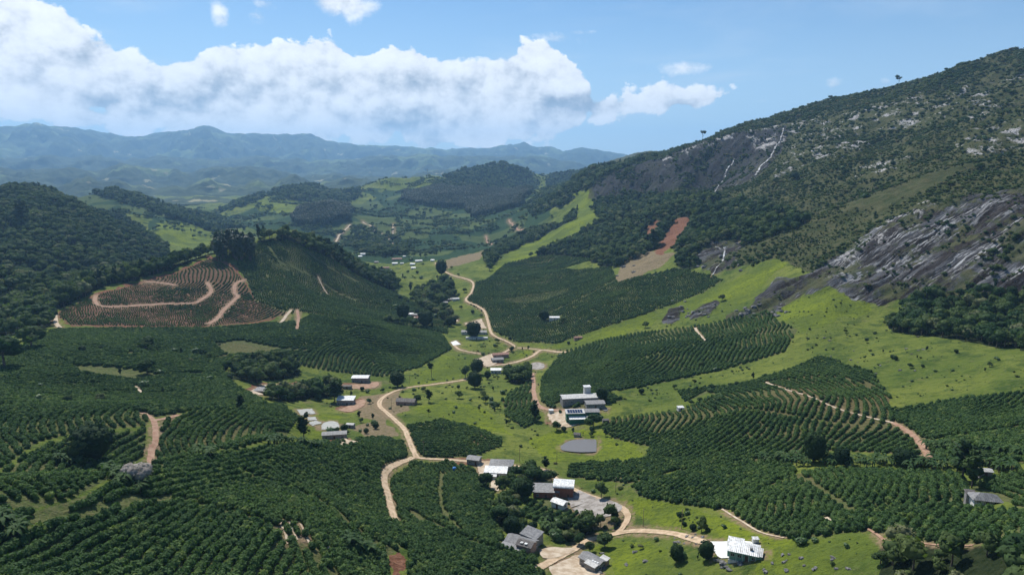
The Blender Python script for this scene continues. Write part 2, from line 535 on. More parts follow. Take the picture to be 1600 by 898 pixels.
# knolls of the plantation country on the left and in front
for (kx, ky, kr, kh, ks) in ((95, 655, 400, 5.0, 42), (330, 655, 400, 5.5, 38), (600, 740, 345, 3.0, 36), (560, 540, 700, 7, 60), (180, 545, 640, 6, 75), (40, 805, 220, 3.5, 20), (120, 782, 235, 4, 20), (200, 752, 258, 4.5, 20), (280, 730, 285, 4.5, 22), (360, 710, 312, 4.5, 24), (430, 700, 335, 4, 24), (180, 735, 296, -4, 20), (80, 755, 270, -4, 22), (300, 712, 335, -3, 24), (400, 820, 232, 3, 30),
                              (700, 690, 412, 4.0, 40), (1230, 640, 430, 5.5, 55), (1010, 570, 610, 6, 60), (1300, 775, 285, 3.5, 45), (1070, 760, 320, 3.5, 30), (460, 388, 1120, 10, 70)):
    _a = float(pix_ang(kx, ky)[0])
    _kx, _ky = math.sin(_a) * kr, math.cos(_a) * kr
    Z0 = Z0 + kh * np.exp(-((GX - _kx) ** 2 + (GY - _ky) ** 2) / (ks * ks))
GZ = Z0.copy()

# ---------------- outlines of the uses of the land (photo pixels, sighted onto the land)
LIME = [[(850, 548), (900, 520), (1020, 487), (1030, 497), (1010, 512), (960, 525), (900, 540)], [(1035, 492), (1060, 470), (1140, 440), (1222, 404), (1225, 412), (1200, 440), (1170, 470), (1130, 490), (1060, 500)],
        [(1195, 492), (1240, 470), (1295, 452), (1345, 470), (1330, 490), (1260, 520), (1245, 520), (1252, 508)], [(764, 424), (782, 400), (858, 364), (898, 342), (905, 322), (892, 302), (928, 296), (930, 322), (936, 348), (884, 378), (832, 401), (800, 418), (788, 446), (772, 450)],
        [(1310, 322), (1380, 300), (1440, 275), (1530, 250), (1500, 270), (1440, 300), (1380, 322), (1330, 330)], [(960, 780), (1020, 775), (1100, 800), (1180, 830), (1260, 845), (1380, 832), (1390, 850), (1300, 898), (1180, 898), (1200, 850), (1110, 845), (1020, 820)],
        [(910, 850), (970, 842), (1040, 855), (1050, 898), (960, 898), (960, 870)], [(345, 540), (375, 532), (440, 545), (410, 552), (350, 550)], [(330, 465), (355, 468), (345, 495), (290, 488)],
        [(640, 600), (690, 555), (740, 560), (740, 580), (720, 592), (640, 602)], [(820, 545), (850, 540), (870, 548), (830, 560), (800, 560)], [(640, 640), (700, 625), (760, 640), (800, 680), (740, 668), (690, 652)], [(820, 690), (870, 670), (940, 672), (990, 690), (1010, 712), (940, 720), (860, 722)], [(1290, 455), (1345, 470), (1370, 485), (1330, 500)],
        [(380, 322), (420, 306), (500, 322), (440, 335)], [(590, 300), (600, 282), (690, 275), (690, 290), (640, 294)], [(245, 350), (275, 342), (330, 360), (335, 378), (290, 388), (250, 378)], [(440, 655), (480, 640), (530, 650), (540, 672), (480, 690)]]
STRAW = [[(690, 418), (700, 405), (760, 390), (750, 405), (700, 420)], [(960, 434), (982, 402), (1012, 392), (1056, 395), (1038, 411), (992, 437), (965, 446)], [(560, 620), (625, 612), (640, 640), (590, 660), (560, 650)],
         [(0, 690), (40, 670)] + [(45, 672), (5, 695)], [(545, 668), (600, 655), (625, 680), (590, 690)], [(930, 800), (960, 790), (975, 800), (950, 830), (920, 825)]]
SOIL = [[(1020, 396), (1036, 374), (1056, 342), (1084, 338), (1076, 360), (1050, 386), (1034, 398)], [(1003, 374), (1012, 350), (1032, 344), (1022, 370)], [(88, 492), (100, 484), (150, 458), (225, 437), (275, 425), (325, 400), (365, 415), (385, 440), (400, 468), (455, 490), (400, 505), (320, 512), (110, 510)],
        [(385, 605), (410, 598), (500, 598), (505, 605), (440, 612), (400, 618), (385, 620)], [(527, 600), (590, 598), (592, 605), (530, 606)], [(530, 628), (565, 622), (570, 632), (540, 645), (528, 640)], [(745, 565), (765, 552), (790, 553), (785, 568), (755, 572)],
        [(852, 660), (870, 655), (900, 660), (870, 668)], [(870, 870), (905, 865), (930, 890), (930, 905), (860, 905)], [(500, 690), (520, 675), (560, 690), (540, 697)], [(605, 865), (625, 862), (640, 880), (618, 905)], [(690, 715), (780, 715), (800, 730), (775, 745), (740, 728), (700, 722)]]
ROCK = [[(1165, 490), (1180, 468), (1215, 440), (1260, 430), (1300, 405), (1370, 360), (1440, 325), (1520, 305), (1600, 298), (1700, 290), (1700, 455), (1600, 460), (1480, 462), (1430, 462), (1375, 480), (1340, 468), (1295, 452), (1240, 470), (1195, 492)],
        [(918, 302), (940, 280), (985, 262), (1040, 245), (1100, 222), (1165, 208), (1232, 198), (1230, 225), (1200, 262), (1175, 285), (1120, 302), (1060, 295), (1000, 305), (930, 315)],
        [(1090, 400), (1110, 380), (1150, 375), (1160, 385), (1140, 420), (1115, 432), (1095, 415)], [(1075, 498), (1095, 478), (1115, 470), (1125, 473), (1105, 495), (1082, 503)], [(1030, 500), (1055, 480), (1072, 482), (1062, 500), (1040, 508)], [(1125, 496), (1180, 484), (1200, 486), (1180, 496), (1140, 500)],
        [(1180, 498), (1210, 470), (1250, 450), (1258, 456), (1230, 478), (1205, 497)]]
LEDGE = [[(1150, 216), (1180, 203), (1240, 190), (1330, 172), (1420, 150), (1500, 138), (1620, 115), (1620, 175), (1500, 190), (1380, 205), (1280, 222), (1220, 240), (1120, 240)], [(1330, 262), (1400, 250), (1430, 242), (1400, 268), (1340, 280)], [(1230, 235), (1300, 225), (1360, 220), (1340, 245), (1240, 252)],
         [(1480, 215), (1620, 180), (1620, 230), (1520, 245)], [(1210, 260), (1250, 240), (1260, 260), (1200, 285)], [(1280, 430), (1340, 380), (1400, 335), (1460, 310), (1440, 340), (1360, 400), (1300, 445)], [(1030, 252), (1100, 224), (1165, 207), (1160, 213), (1100, 232), (1040, 258)]]
FOREST = [
    ([(-90, 265), (60, 265), (120, 285), (190, 330), (250, 378), (268, 402), (250, 425), (200, 440), (150, 452), (88, 482), (82, 505), (50, 530), (0, 545), (-90, 560)], 700, 2350),
    ([(88, 488), (75, 470), (150, 442), (230, 418), (300, 392), (345, 376), (352, 392), (312, 403), (272, 420), (225, 434), (150, 454), (105, 476)], 600, 1130),
    ([(136, 298), (185, 290), (240, 305), (300, 328), (350, 346), (400, 366), (350, 362), (280, 345), (215, 326)], 2400, 3200),
    ([(282, 330), (320, 342), (352, 362), (342, 374), (300, 355), (280, 350)], 1900, 2650),
    ([(345, 330), (400, 300), (440, 288), (520, 285), (565, 298), (545, 318), (480, 326), (440, 325), (400, 318)], 2800, 4100),
    ([(690, 300), (700, 265), (765, 250), (810, 252), (842, 285), (830, 300), (760, 295)], 3300, 4600),
    ([(845, 305), (860, 270), (930, 262), (1010, 250), (960, 275), (925, 295), (905, 310), (870, 325), (830, 340), (820, 330)], 2000, 5000),
    ([(755, 400), (790, 378), (830, 358), (880, 350), (905, 322), (918, 312), (1000, 306), (1110, 306), (1200, 320), (1260, 345), (1250, 395), (1215, 402), (1150, 425), (1100, 432), (1060, 425), (1055, 400), (1078, 340), (1025, 390), (965, 418), (900, 408), (850, 415), (800, 432), (765, 425)], 1000, 2500),
    ([(868, 505), (900, 490), (960, 470), (1010, 446), (1060, 433), (1068, 447), (1010, 470), (940, 500), (890, 522)], 500, 1500),
    ([(1385, 508), (1440, 462), (1500, 468), (1600, 452), (1700, 450), (1700, 562), (1600, 548), (1530, 538), (1480, 528), (1400, 520)], 400, 900),
    ([(1400, 872), (1450, 852), (1500, 850), (1600, 862), (1720, 862), (1720, 985), (1345, 985), (1370, 898)], 100, 300),
    ([(360, 572), (390, 560), (460, 562), (466, 590), (400, 598), (362, 592)], 300, 900),
    ([(415, 616), (470, 609), (530, 602), (532, 618), (450, 628), (420, 625)], 300, 900),
    ([(795, 750), (830, 732), (868, 752), (838, 768), (800, 772)], 200, 600),
    ([(770, 785), (802, 775), (818, 810), (830, 838), (800, 845), (775, 820)], 200, 600),
    ([(905, 815), (935, 825), (915, 850), (870, 842), (850, 832), (880, 820)], 200, 600),
    ([(950, 800), (985, 785), (990, 810), (975, 828), (945, 832), (935, 815)], 200, 600),
    ([(400, 378), (440, 366), (490, 374), (545, 398), (600, 432), (615, 448), (580, 450), (540, 428), (500, 404), (450, 385)], 900, 1400),
    ([(600, 505), (640, 470), (690, 480), (720, 500), (690, 515), (640, 512)], 700, 1500),
    ([(640, 455), (700, 440), (715, 465), (690, 478), (650, 470)], 900, 1800),
    ([(545, 372), (600, 365), (640, 395), (600, 402), (560, 392)], 1400, 2500),
    ([(790, 590), (830, 575), (835, 595), (800, 600)], 500, 900),
    ([(1340, 845), (1400, 850), (1420, 865), (1390, 875), (1340, 865)], 100, 300),
    ([(560, 440), (600, 420), (620, 445), (610, 462), (580, 455)], 900, 1500),
]
PLANTATION = [([(455, 350), (465, 332), (545, 316), (550, 346), (480, 354)], 2000, 3200), ([(628, 305), (700, 292), (800, 288), (832, 300), (815, 322), (740, 342), (728, 326), (640, 320)], 2400, 3400)]
# coffee: outline, two pixels along a row, bend of the rows in metres (0 straight), row spacing, plant size, colour of the alleys (0 grass 1 soil), rmin, rmax
COFFEE = [
    ([(-90, 1000), (-90, 805), (60, 798), (130, 775), (200, 737), (300, 712), (380, 705), (428, 700), (412, 760), (420, 820), (480, 900), (500, 1000)], (120, 850), (340, 765), -260, 2.9, 2.45, .1, 75, 420),
    ([(380, 705), (500, 692), (600, 684), (632, 692), (636, 714), (604, 735), (597, 750), (603, 780), (608, 812), (636, 850), (622, 860), (606, 868), (610, 895), (620, 1000), (380, 1000)], (470, 750), (590, 850), -190, 2.9, 2.45, .1, 75, 420),
    ([(-90, 798), (-90, 745), (30, 742), (130, 735), (190, 735), (200, 732), (130, 770), (60, 793)], (60, 745), (45, 790), 90, 3.4, 2.2, .0, 180, 420),
    ([(628, 738), (645, 723), (700, 722), (765, 738), (772, 775), (765, 800), (790, 850), (845, 880), (870, 1000), (630, 1000), (640, 885), (640, 862), (614, 815), (612, 770), (612, 748)], (640, 780), (745, 830), 300, 2.9, 2.4, .1, 75, 420),
    ([(636, 664), (690, 656), (740, 668), (785, 685), (782, 697), (740, 713), (670, 716), (648, 706)], (650, 690), (750, 692), -120, 3.1, 2.1, .15, 350, 500),
    ([(-90, 638), (100, 628), (195, 636), (228, 650), (230, 665), (130, 672), (60, 690), (0, 732), (-90, 765)], (150, 633), (105, 672), 120, 3.6, 2.2, .2, 300, 600),
    ([(70, 697), (130, 680), (228, 672), (222, 715), (190, 733), (100, 743), (20, 745), (5, 738)], (190, 690), (140, 722), 200, 3.5, 2.3, .1, 300, 600),
    ([(250, 657), (330, 637), (440, 632), (468, 652), (440, 688), (420, 686), (330, 714), (246, 732), (240, 700)], (330, 640), (285, 700), 110, 3.5, 2.2, .15, 300, 650),
    ([(-90, 560), (0, 560), (100, 574), (250, 585), (355, 584), (360, 598), (384, 612), (420, 632), (330, 637), (240, 651), (200, 638), (100, 630), (-90, 640)], (100, 605), (240, 612), -260, 3.6, 2.6, .05, 380, 800),
    ([(30, 548), (84, 516), (200, 513), (330, 513), (455, 503), (500, 508), (520, 530), (500, 545), (465, 558), (360, 560), (350, 582), (250, 585), (100, 574), (0, 560)], (150, 545), (300, 550), -300, 3.7, 2.7, .05, 480, 1000),
    ([(90, 492), (104, 482), (150, 462), (225, 442), (275, 428), (328, 404), (362, 418), (382, 442), (398, 470), (450, 490), (400, 503), (320, 510), (110, 508)], (150, 490), (300, 490), 150, 4.6, 1.9, 1.0, 600, 1130),
    ([(386, 440), (368, 412), (398, 382), (450, 376), (520, 405), (560, 432), (640, 468), (700, 505), (700, 522), (600, 502), (500, 492), (470, 487), (455, 490), (400, 470)], (420, 420), (520, 470), 260, 4.0, 2.7, .05, 780, 1400),
    ([(455, 505), (485, 492), (600, 503), (690, 522), (706, 545), (655, 574), (600, 588), (520, 580), (466, 570), (462, 545)], (520, 545), (640, 540), -150, 3.8, 2.5, .15, 550, 1100),
    ([(728, 472), (745, 440), (830, 425), (955, 418), (965, 442), (985, 436), (1060, 418), (1130, 437), (1100, 457), (1010, 490), (930, 516), (870, 537), (810, 534), (772, 518), (758, 490)], (800, 500), (930, 470), 500, 4.0, 2.8, .05, 700, 1500),
    ([(880, 550), (940, 532), (1000, 520), (1100, 508), (1195, 491), (1247, 515), (1225, 550), (1140, 575), (1000, 605), (945, 612), (975, 625), (880, 650), (845, 628), (846, 590)], (930, 600), (1040, 540), 260, 3.7, 2.4, .1, 420, 850),
    ([(786, 625), (800, 612), (833, 592), (835, 640), (845, 655), (820, 670), (790, 650)], (800, 640), (825, 605), 200, 3.5, 2.3, .2, 400, 700),
    ([(942, 657), (1060, 642), (1120, 617), (1100, 608), (1170, 598), (1240, 575), (1280, 557), (1360, 580), (1390, 620), (1393, 645), (1436, 690), (1446, 712), (1300, 703), (1240, 722), (1150, 728), (1110, 730), (1050, 735), (1020, 750), (980, 755), (884, 745), (892, 725), (1010, 718), (1015, 698), (960, 685), (940, 670)], (1200, 690), (1225, 610), 130, 3.7, 2.15, .3, 300, 700),
    ([(1385, 642), (1600, 610), (1720, 598), (1720, 648), (1600, 665), (1440, 688), (1400, 657)], (1450, 670), (1560, 620), 200, 2.9, 2.3, .05, 300, 600),
    ([(1442, 694), (1600, 670), (1720, 655), (1720, 735), (1590, 722), (1520, 718), (1460, 716)], (1480, 700), (1600, 690), 200, 2.9, 2.4, .05, 250, 600),
    ([(985, 760), (1100, 731), (1150, 729), (1232, 722), (1243, 737), (1140, 796), (1080, 790), (1000, 776)], (1040, 780), (1130, 740), 120, 3.0, 2.4, .05, 200, 500),
    ([(1142, 798), (1245, 740), (1300, 733), (1500, 742), (1515, 772), (1530, 795), (1600, 805), (1720, 820), (1720, 850), (1600, 852), (1450, 846), (1350, 828), (1240, 842), (1180, 826)], (1350, 745), (1345, 790), -160, 2.9, 2.4, .05, 180, 450),
    ([(1530, 744), (1720, 735), (1720, 812), (1590, 792), (1550, 772), (1520, 762)], (1560, 760), (1640, 780), 160, 2.9, 2.4, .05, 200, 450),
    ([(812, 792), (860, 776), (925, 803), (905, 828), (845, 818), (818, 806)], (850, 812), (885, 785), 300, 3.6, 2.0, .1, 200, 500),
    ([(1060, 612), (1120, 600), (1110, 612), (1070, 628)], (1080, 622), (1110, 605), 200, 3.2, 2.2, .1, 300, 700),
    ([(740, 455), (790, 412), (850, 398), (930, 405), (860, 425), (800, 440)], (760, 450), (860, 420), 500, 4.2, 2.9, .05, 1000, 1700),
]
FARCROP = [([(330, 345), (420, 320), (560, 318), (700, 290), (850, 305), (860, 345), (760, 400), (620, 412), (540, 410), (480, 372), (380, 352)], 1500, 3600), ([(560, 300), (640, 284), (700, 285), (690, 300), (600, 312)], 2900, 4300), ([(-60, 300), (150, 300), (330, 345), (240, 345)], 2300, 4500), ([(500, 385), (540, 352), (620, 342), (740, 346), (765, 362), (715, 388), (660, 402), (620, 400), (560, 388)], 1700, 2900), ([(570, 345), (600, 322), (720, 320), (800, 330), (760, 345), (640, 350)], 2300, 3300), ([(380, 348), (460, 345), (440, 360), (400, 362)], 2000, 3000), ([(590, 470), (640, 500), (600, 500)], 900, 1400),
           ([(700, 395), (790, 368), (850, 345), (800, 375), (760, 392)], 1500, 2500), ([(230, 345), (280, 338), (262, 360), (240, 365)], 1900, 3000), ([(560, 320), (640, 290), (690, 292), (640, 305)], 2900, 4000)]


# outlines of natural cover wander a little instead of running straight
_wf = np.maximum(GR, 120.0)
WA = fbm(GA * 40 + 5, GL * 40 + 1, 5, .65) * .022
WL = fbm(GA * 40 + 35, GL * 40 + 71, 5, .65) * .028


def paint(regions, rmin=75.0, rmax=5200.0):
    m = np.zeros(GA.shape)
    for q in regions:
        a, b = rmin, rmax
        if isinstance(q, tuple):
            q, a, b = q
        m[inside(region(q, a, b), GA + WA, GL + WL)] = 1.0
    return m


def soft(m, n=1):
    for _ in range(n):
        p = np.pad(m, 1, mode='edge')
        m = (p[:-2, 1:-1] + p[2:, 1:-1] + p[1:-1, :-2] + p[1:-1, 2:] + 2 * p[1:-1, 1:-1]) / 6
    return m


M_lime = paint(LIME)
M_straw = paint(STRAW)
M_soil = paint(SOIL)
M_rock = paint(ROCK)
M_ledge = paint(LEDGE)
FOREST_R = [region(q, a, b) for q, a, b in FOREST]
PLANT_R = [region(q, a, b) for q, a, b in PLANTATION]
COFFEE_R = [region(c[0], c[7], c[8]) for c in COFFEE]
M_forest = np.zeros(GA.shape)
for q in FOREST_R + PLANT_R:
    M_forest[inside(q, GA + WA, GL + WL)] = 1.0
M_forest *= 1 - np.maximum(np.maximum(M_lime, M_straw), M_soil)
M_coffee = np.zeros(GA.shape)
M_gap = np.zeros(GA.shape)
for q, c in zip(COFFEE_R, COFFEE):
    w = inside(q, GA + WA * .12, GL + WL * .12) & (M_coffee < .5)
    M_coffee[w] = 1.0
    M_gap[w] = c[6]
M_crop = paint(FARCROP) * (1 - M_lime) * (1 - M_straw)
SCRUB_R = region([(918, 310), (925, 285), (1000, 240), (1100, 200), (1270, 150), (1400, 120), (1600, 70), (1720, 40), (1720, 470), (1500, 470), (1430, 465), (1300, 445), (1215, 402), (1130, 425), (1060, 400), (1000, 330)], 600, 2600)
M_scrub = inside(SCRUB_R, GA, GL) * 1.0
# unseen land behind the crests and the mountain is scrub and woods
_bh = ((GR > 2200) & (GA > pix_ang(905, 262)[0])) | ((GR > 2050) & (GA < pix_ang(140, 262)[0]) & (GR < 5200))
M_scrub[_bh] = 1.0
M_scrub[(GR > 700) & (GA > pix_ang(1500, 262)[0]) & (M_rock < .5)] = 1.0
M_forest[(GR < 2200) & (GR > 700) & (GA < pix_ang(-40, 262)[0])] = 1.0

# rock: fall line of the slab, furrows and steps cut along it
_w = (M_rock > .5) & (GR < 1000)
_gy, _gx = np.gradient(Z0)
_dl = np.gradient(LR)[:, None] * GR
_da = (AZS[1] - AZS[0]) * GR
_sr = _gy / _dl
_sa = _gx / _da
_vx = (_sr * np.sin(GA) + _sa * np.cos(GA))[_w].mean()
_vy = (_sr * np.cos(GA) - _sa * np.sin(GA))[_w].mean()
_L = math.hypot(_vx, _vy)
FALL = (_vx / _L, _vy / _L)
_s = GX * FALL[0] + GY * FALL[1]
_q = -GX * FALL[1] + GY * FALL[0]
_rk = soft(M_rock, 6)
_fur = fbm(_q / 16 + 0.9, _s / 120, 5, 0.62, ridged=True) * 11 + fbm(_q / 60, _s / 60 + 4, 3, 0.5) * 10
_ld = soft(M_ledge, 2)
_stp = fbm(_q / 70 + 2, _s / 13, 4, 0.55, ridged=True) * 8
_fine = fbm(GX / 26, GY / 26, 4, 0.55) * 2.6 * np.clip((GR - 250) / 900, 0, 1)
_cl = np.clip((GR - 1650) / 150, 0, 1)
GZ = Z0 + _rk * _fur * (1 + 0.9 * _cl) + _ld * _stp + _fine * np.clip(M_scrub + M_forest * .5 + .12, 0, 1) * (1 - _far)


def build_land_mesh():
    V = np.stack([GX, GY, GZ + CAMZ], -1).reshape(-1, 3)
    me = bpy.data.meshes.new('ground')
    idx = np.arange(len(LR) * NA).reshape(len(LR), NA)
    f = np.stack([idx[:-1, :-1], idx[:-1, 1:], idx[1:, 1:], idx[1:, :-1]], -1).reshape(-1, 4)
    me.vertices.add(len(V))
    me.vertices.foreach_set('co', V.ravel())
    me.loops.add(f.size)
    me.loops.foreach_set('vertex_index', f.ravel())
    me.polygons.add(len(f))
    me.polygons.foreach_set('loop_start', np.arange(0, f.size, 4))
    me.polygons.foreach_set('use_smooth', np.ones(len(f), bool))
    me.update(calc_edges=True)
    for nm, a in (('lime', soft(M_lime, 2)), ('straw', soft(M_straw, 3)), ('soil', soft(M_soil)), ('rock', _rk), ('ledge', _ld), ('forest', soft(M_forest, 2)),
                  ('coffee', soft(M_coffee)), ('gap', soft(M_gap)), ('crop', soft(M_crop)), ('verge', np.zeros_like(M_crop)), ('scrub', soft(M_scrub, 3))):
        at = me.attributes.new(nm, 'FLOAT', 'POINT')
        at.data.foreach_set('value', a.ravel().astype(np.float32))
    o = bpy.data.objects.new('ground', me)
    COL.objects.link(o)
    o['kind'] = 'structure'
    return o


def land_material():
    m = bpy.data.materials.new('land')
    m.use_nodes = True
    t = NT(m.node_tree)
    b = t.n['Principled BSDF']
    P = t.node('ShaderNodeNewGeometry').outputs['Position']
    A = lambda nm: t.node('ShaderNodeAttribute', attribute_name=nm).outputs['Fac']
    n1 = t.noise(P, 0.012, 6, 0.6)
    n2 = t.noise(P, 0.07, 6, 0.65)
    n3 = t.noise(P, 0.45, 5, 0.7)
    grass = t.mix(t.mapr(n1, .35, .65), (0.086, 0.122, 0.024), (0.160, 0.186, 0.038))
    grass = t.mix(t.mapr(n2, .48, .66, 0, .85), grass, (0.036, 0.068, 0.016))
    grass = t.mix(t.mapr(t.noise(P, .19, 4, .7), .52, .66, 0, .6), grass, (0.050, 0.082, 0.020))
    grass = t.mix(t.mapr(n3, .5, .72, 0, .5), grass, (0.185, 0.180, 0.070))
    grass = t.mix(t.mapr(t.noise(t.v('ADD', P, (300, 20, 0)), .03, 5, .7), .60, .72, 0, .7), grass, (0.16, 0.145, 0.07))

    def lay(base, attr, col, w=1.1, lo=.36, hi=.64):
        k = t.m('ADD', A(attr), t.m('MULTIPLY', t.m('SUBTRACT', n2, .5), w))
        k = t.m('ADD', k, t.m('MULTIPLY', t.m('SUBTRACT', n3, .5), w))
        return t.mix(t.mapr(k, lo, hi), base, col)
    lime = t.mix(t.mapr(n1, .40, .62), (0.098, 0.132, 0.024), (0.172, 0.212, 0.020))
    lime = t.mix(t.mapr(n3, .45, .70, 0, .8), lime, (0.055, 0.085, 0.018))
    lime = t.mix(t.mapr(t.noise(P, .16, 5, .75), .50, .62, 0, .6), lime, (0.070, 0.098, 0.024))
    c = lay(grass, 'lime', lime)
    straw = t.mix(t.mapr(n3, .35, .65), (0.25, 0.185, 0.12), (0.15, 0.13, 0.065))
    c = lay(c, 'straw', straw)
    scrub = t.mix(t.mapr(n2, .35, .65), (0.040, 0.052, 0.020), (0.088, 0.086, 0.042))
    scrub = t.mix(t.mapr(n3, .45, .75, 0, .6), scrub, (0.05, 0.075, 0.02))
    c = lay(c, 'scrub', scrub)
    c = lay(c, 'forest', t.mix(t.mapr(n3, .3, .7), (0.012, 0.022, 0.008), (0.035, 0.045, 0.02)))
    crop = t.mix(t.mapr(n3, .35, .7), (0.016, 0.042, 0.018), (0.038, 0.072, 0.026))
    vf = t.n.new('ShaderNodeTexVoronoi')
    vf.inputs['Scale'].default_value = .0065
    t.put(vf.inputs['Vector'], P)
    crop = t.mix(t.mapr(t.xyz(vf.outputs['Color'])[0], .70, .73, 0, .8), crop, (0.085, 0.115, 0.035))
    c = lay(c, 'crop', crop)
    soilc = t.mix(t.mapr(n3, .3, .7), (0.13, 0.055, 0.032), (0.24, 0.125, 0.078))
    dryg = t.mix(t.mapr(n3, .3, .7), (0.065, 0.095, 0.026), (0.135, 0.135, 0.06))
    alley = t.mix(t.m('ADD', A('gap'), t.m('MULTIPLY', t.m('SUBTRACT', n1, .5), 1.6), clamp=True), dryg, t.mix(.4, soilc, (0.10, 0.085, 0.055)))
    c = lay(c, 'soil', soilc)
    c = lay(c, 'coffee', alley, .25)
    vk = t.m('MULTIPLY', A('verge'), t.mapr(t.m('ADD', n3, t.m('MULTIPLY', n2, .6)), .62, .92))
    c = t.mix(vk, c, (0.26, 0.185, 0.115))
    # rock: streaked along the fall line
    p3 = t.xyz(P)
    s = t.m('ADD', t.m('MULTIPLY', p3[0], FALL[0]), t.m('MULTIPLY', p3[1], FALL[1]))
    q = t.m('ADD', t.m('MULTIPLY', p3[0], -FALL[1]), t.m('MULTIPLY', p3[1], FALL[0]))
    sv = t.comb(t.m('MULTIPLY', s, .012), t.m('MULTIPLY', q, .11), t.m('MULTIPLY', p3[2], .012))
    st = t.noise(sv, 1.0, 8, .68, .5)
    st2 = t.noise(sv, 3.2, 6, .7, .3)
    rc = t.mix(t.mapr(st, .45, .60), (0.018, 0.014, 0.013), (0.095, 0.097, 0.105))
    rc = t.mix(t.m('MULTIPLY', t.mapr(st2, .50, .61, 0, .9), t.mapr(n1, .40, .56)), rc, (0.40, 0.405, 0.41))
    rc = t.mix(t.mapr(t.noise(sv, .35, 3, .5), .48, .60, 0, .9), rc, (0.024, 0.018, 0.016))
    rc = t.mix(t.mapr(n2, .54, .66, 0, .9), rc, (0.035, 0.032, 0.024))
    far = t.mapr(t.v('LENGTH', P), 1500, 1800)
    rc = t.mix(t.m('MULTIPLY', far, t.mapr(n2, .48, .70, .95, .5)), rc, (0.020, 0.021, 0.025))  # distant cliff: dark rock, with the shade of its steep face put into the colour
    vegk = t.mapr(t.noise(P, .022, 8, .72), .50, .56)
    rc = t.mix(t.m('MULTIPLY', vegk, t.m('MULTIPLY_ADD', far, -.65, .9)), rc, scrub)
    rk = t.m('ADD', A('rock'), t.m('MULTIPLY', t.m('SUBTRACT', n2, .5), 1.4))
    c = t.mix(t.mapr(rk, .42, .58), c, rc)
    sl = t.noise(t.comb(t.m('MULTIPLY', s, .05), t.m('MULTIPLY', q, .016), t.m('MULTIPLY', p3[2], .03)), 1.0, 8, .7, .4)
    lk = t.m('MULTIPLY', t.mapr(A('ledge'), .3, .7), t.mapr(sl, .52, .60))
    lc = t.mix(t.mapr(n3, .35, .6), (0.07, 0.062, 0.06), (0.46, 0.45, 0.44))
    c = t.mix(lk, c, lc)
    t.put(b.inputs['Base Color'], c)
    t.put(b.inputs['Roughness'], t.m('MULTIPLY_ADD', t.mapr(rk, .42, .58), -.15, .95))
    b.inputs['Specular IOR Level'].default_value = .04
    bm = t.node('ShaderNodeBump', ins={'Strength': .9, 'Distance': 1.6, 'Height': t.m('ADD', n3, t.m('MULTIPLY', n2, 2.5))})
    t.l.new(bm.outputs[0], b.inputs['Normal'])
    return m


land = build_land_mesh()
land.data.materials.append(land_material())


# ---------------- far ranges: each a ridge of its own with spurs down both sides
def range_mesh(name, sky, r0, depth, base, seed, spur, mat, roughness=1.0, bump=0.0):
    """sky: crest line in photo pixels at ground distance r0; depth: half width of the range (m)"""
    n = 620
    azs = np.linspace(AZ0 * 1.05, AZ1 * 1.05, n)
    pa = np.array([pix_ang(x, y) for x, y in sky], float)
    crest = np.interp(azs, pa[:, 0], pa[:, 1]) + fbm(azs * 26 + seed, azs * 0 + 2.2, 5, .5) * bump
    tt = np.linspace(-1, 1, 110)
    A_, T_ = np.meshgrid(azs, tt)
    wob = fbm(azs * 6 + seed, azs * 0 + seed, 3) * depth * .35
    R_ = r0 + wob[None, :] + T_ * depth
    H = crest[None, :] * R_
    prof = (1 - np.abs(T_) ** 1.15)
    x, y = np.sin(A_) * R_, np.cos(A_) * R_
    w = depth / 3.2
    sp = fbm(x / w + seed, y / w - seed, 6, .55, ridged=True)
    mid = prof * (1 - prof) * 4
    z = base + (H - base) * np.clip(prof + (sp - .12) * spur * mid, 0, 1.0) + (fbm(x / 260 + seed, y / 260, 5, .55)) * 34 * roughness * (0.3 + prof)
    V = np.stack([x, y, z + CAMZ], -1).reshape(-1, 3)
    me = bpy.data.meshes.new(name)
    idx = np.arange(110 * n).reshape(110, n)
    f = np.stack([idx[:-1, :-1], idx[:-1, 1:], idx[1:, 1:], idx[1:, :-1]], -1).reshape(-1, 4)
    me.from_pydata(V.tolist(), [], f.tolist())
    me.polygons.foreach_set('use_smooth', np.ones(len(f), bool))
    me.materials.append(mat)
    o = bpy.data.objects.new(name, me)
    COL.objects.link(o)
    o['kind'] = 'structure'
    return o


def far_material():
    m = bpy.data.materials.new('far_hills')
    m.use_nodes = True
    t = NT(m.node_tree)
    b = t.n['Principled BSDF']
    P = t.node('ShaderNodeNewGeometry').outputs['Position']
    n1 = t.noise(P, .0011, 6, .6)
    n2 = t.noise(P, .006, 6, .65)
    c = t.mix(t.mapr(n2, .4, .6), (0.018, 0.034, 0.014), (0.045, 0.065, 0.025))
    c = t.mix(t.mapr(n1, .56, .62), c, (0.11, 0.15, 0.05))
    c = t.mix(t.mapr(t.noise(P, .0035, 3, .5), .66, .70), c, (0.26, 0.24, 0.13))
    t.put(b.inputs['Base Color'], c)
    b.inputs['Roughness'].default_value = .95
    b.inputs['Specular IOR Level'].default_value = .1
    bm = t.node('ShaderNodeBump', ins={'Strength': 1.0, 'Distance': 25.0, 'Height': n2})
    t.l.new(bm.outputs[0], b.inputs['Normal'])
    return m


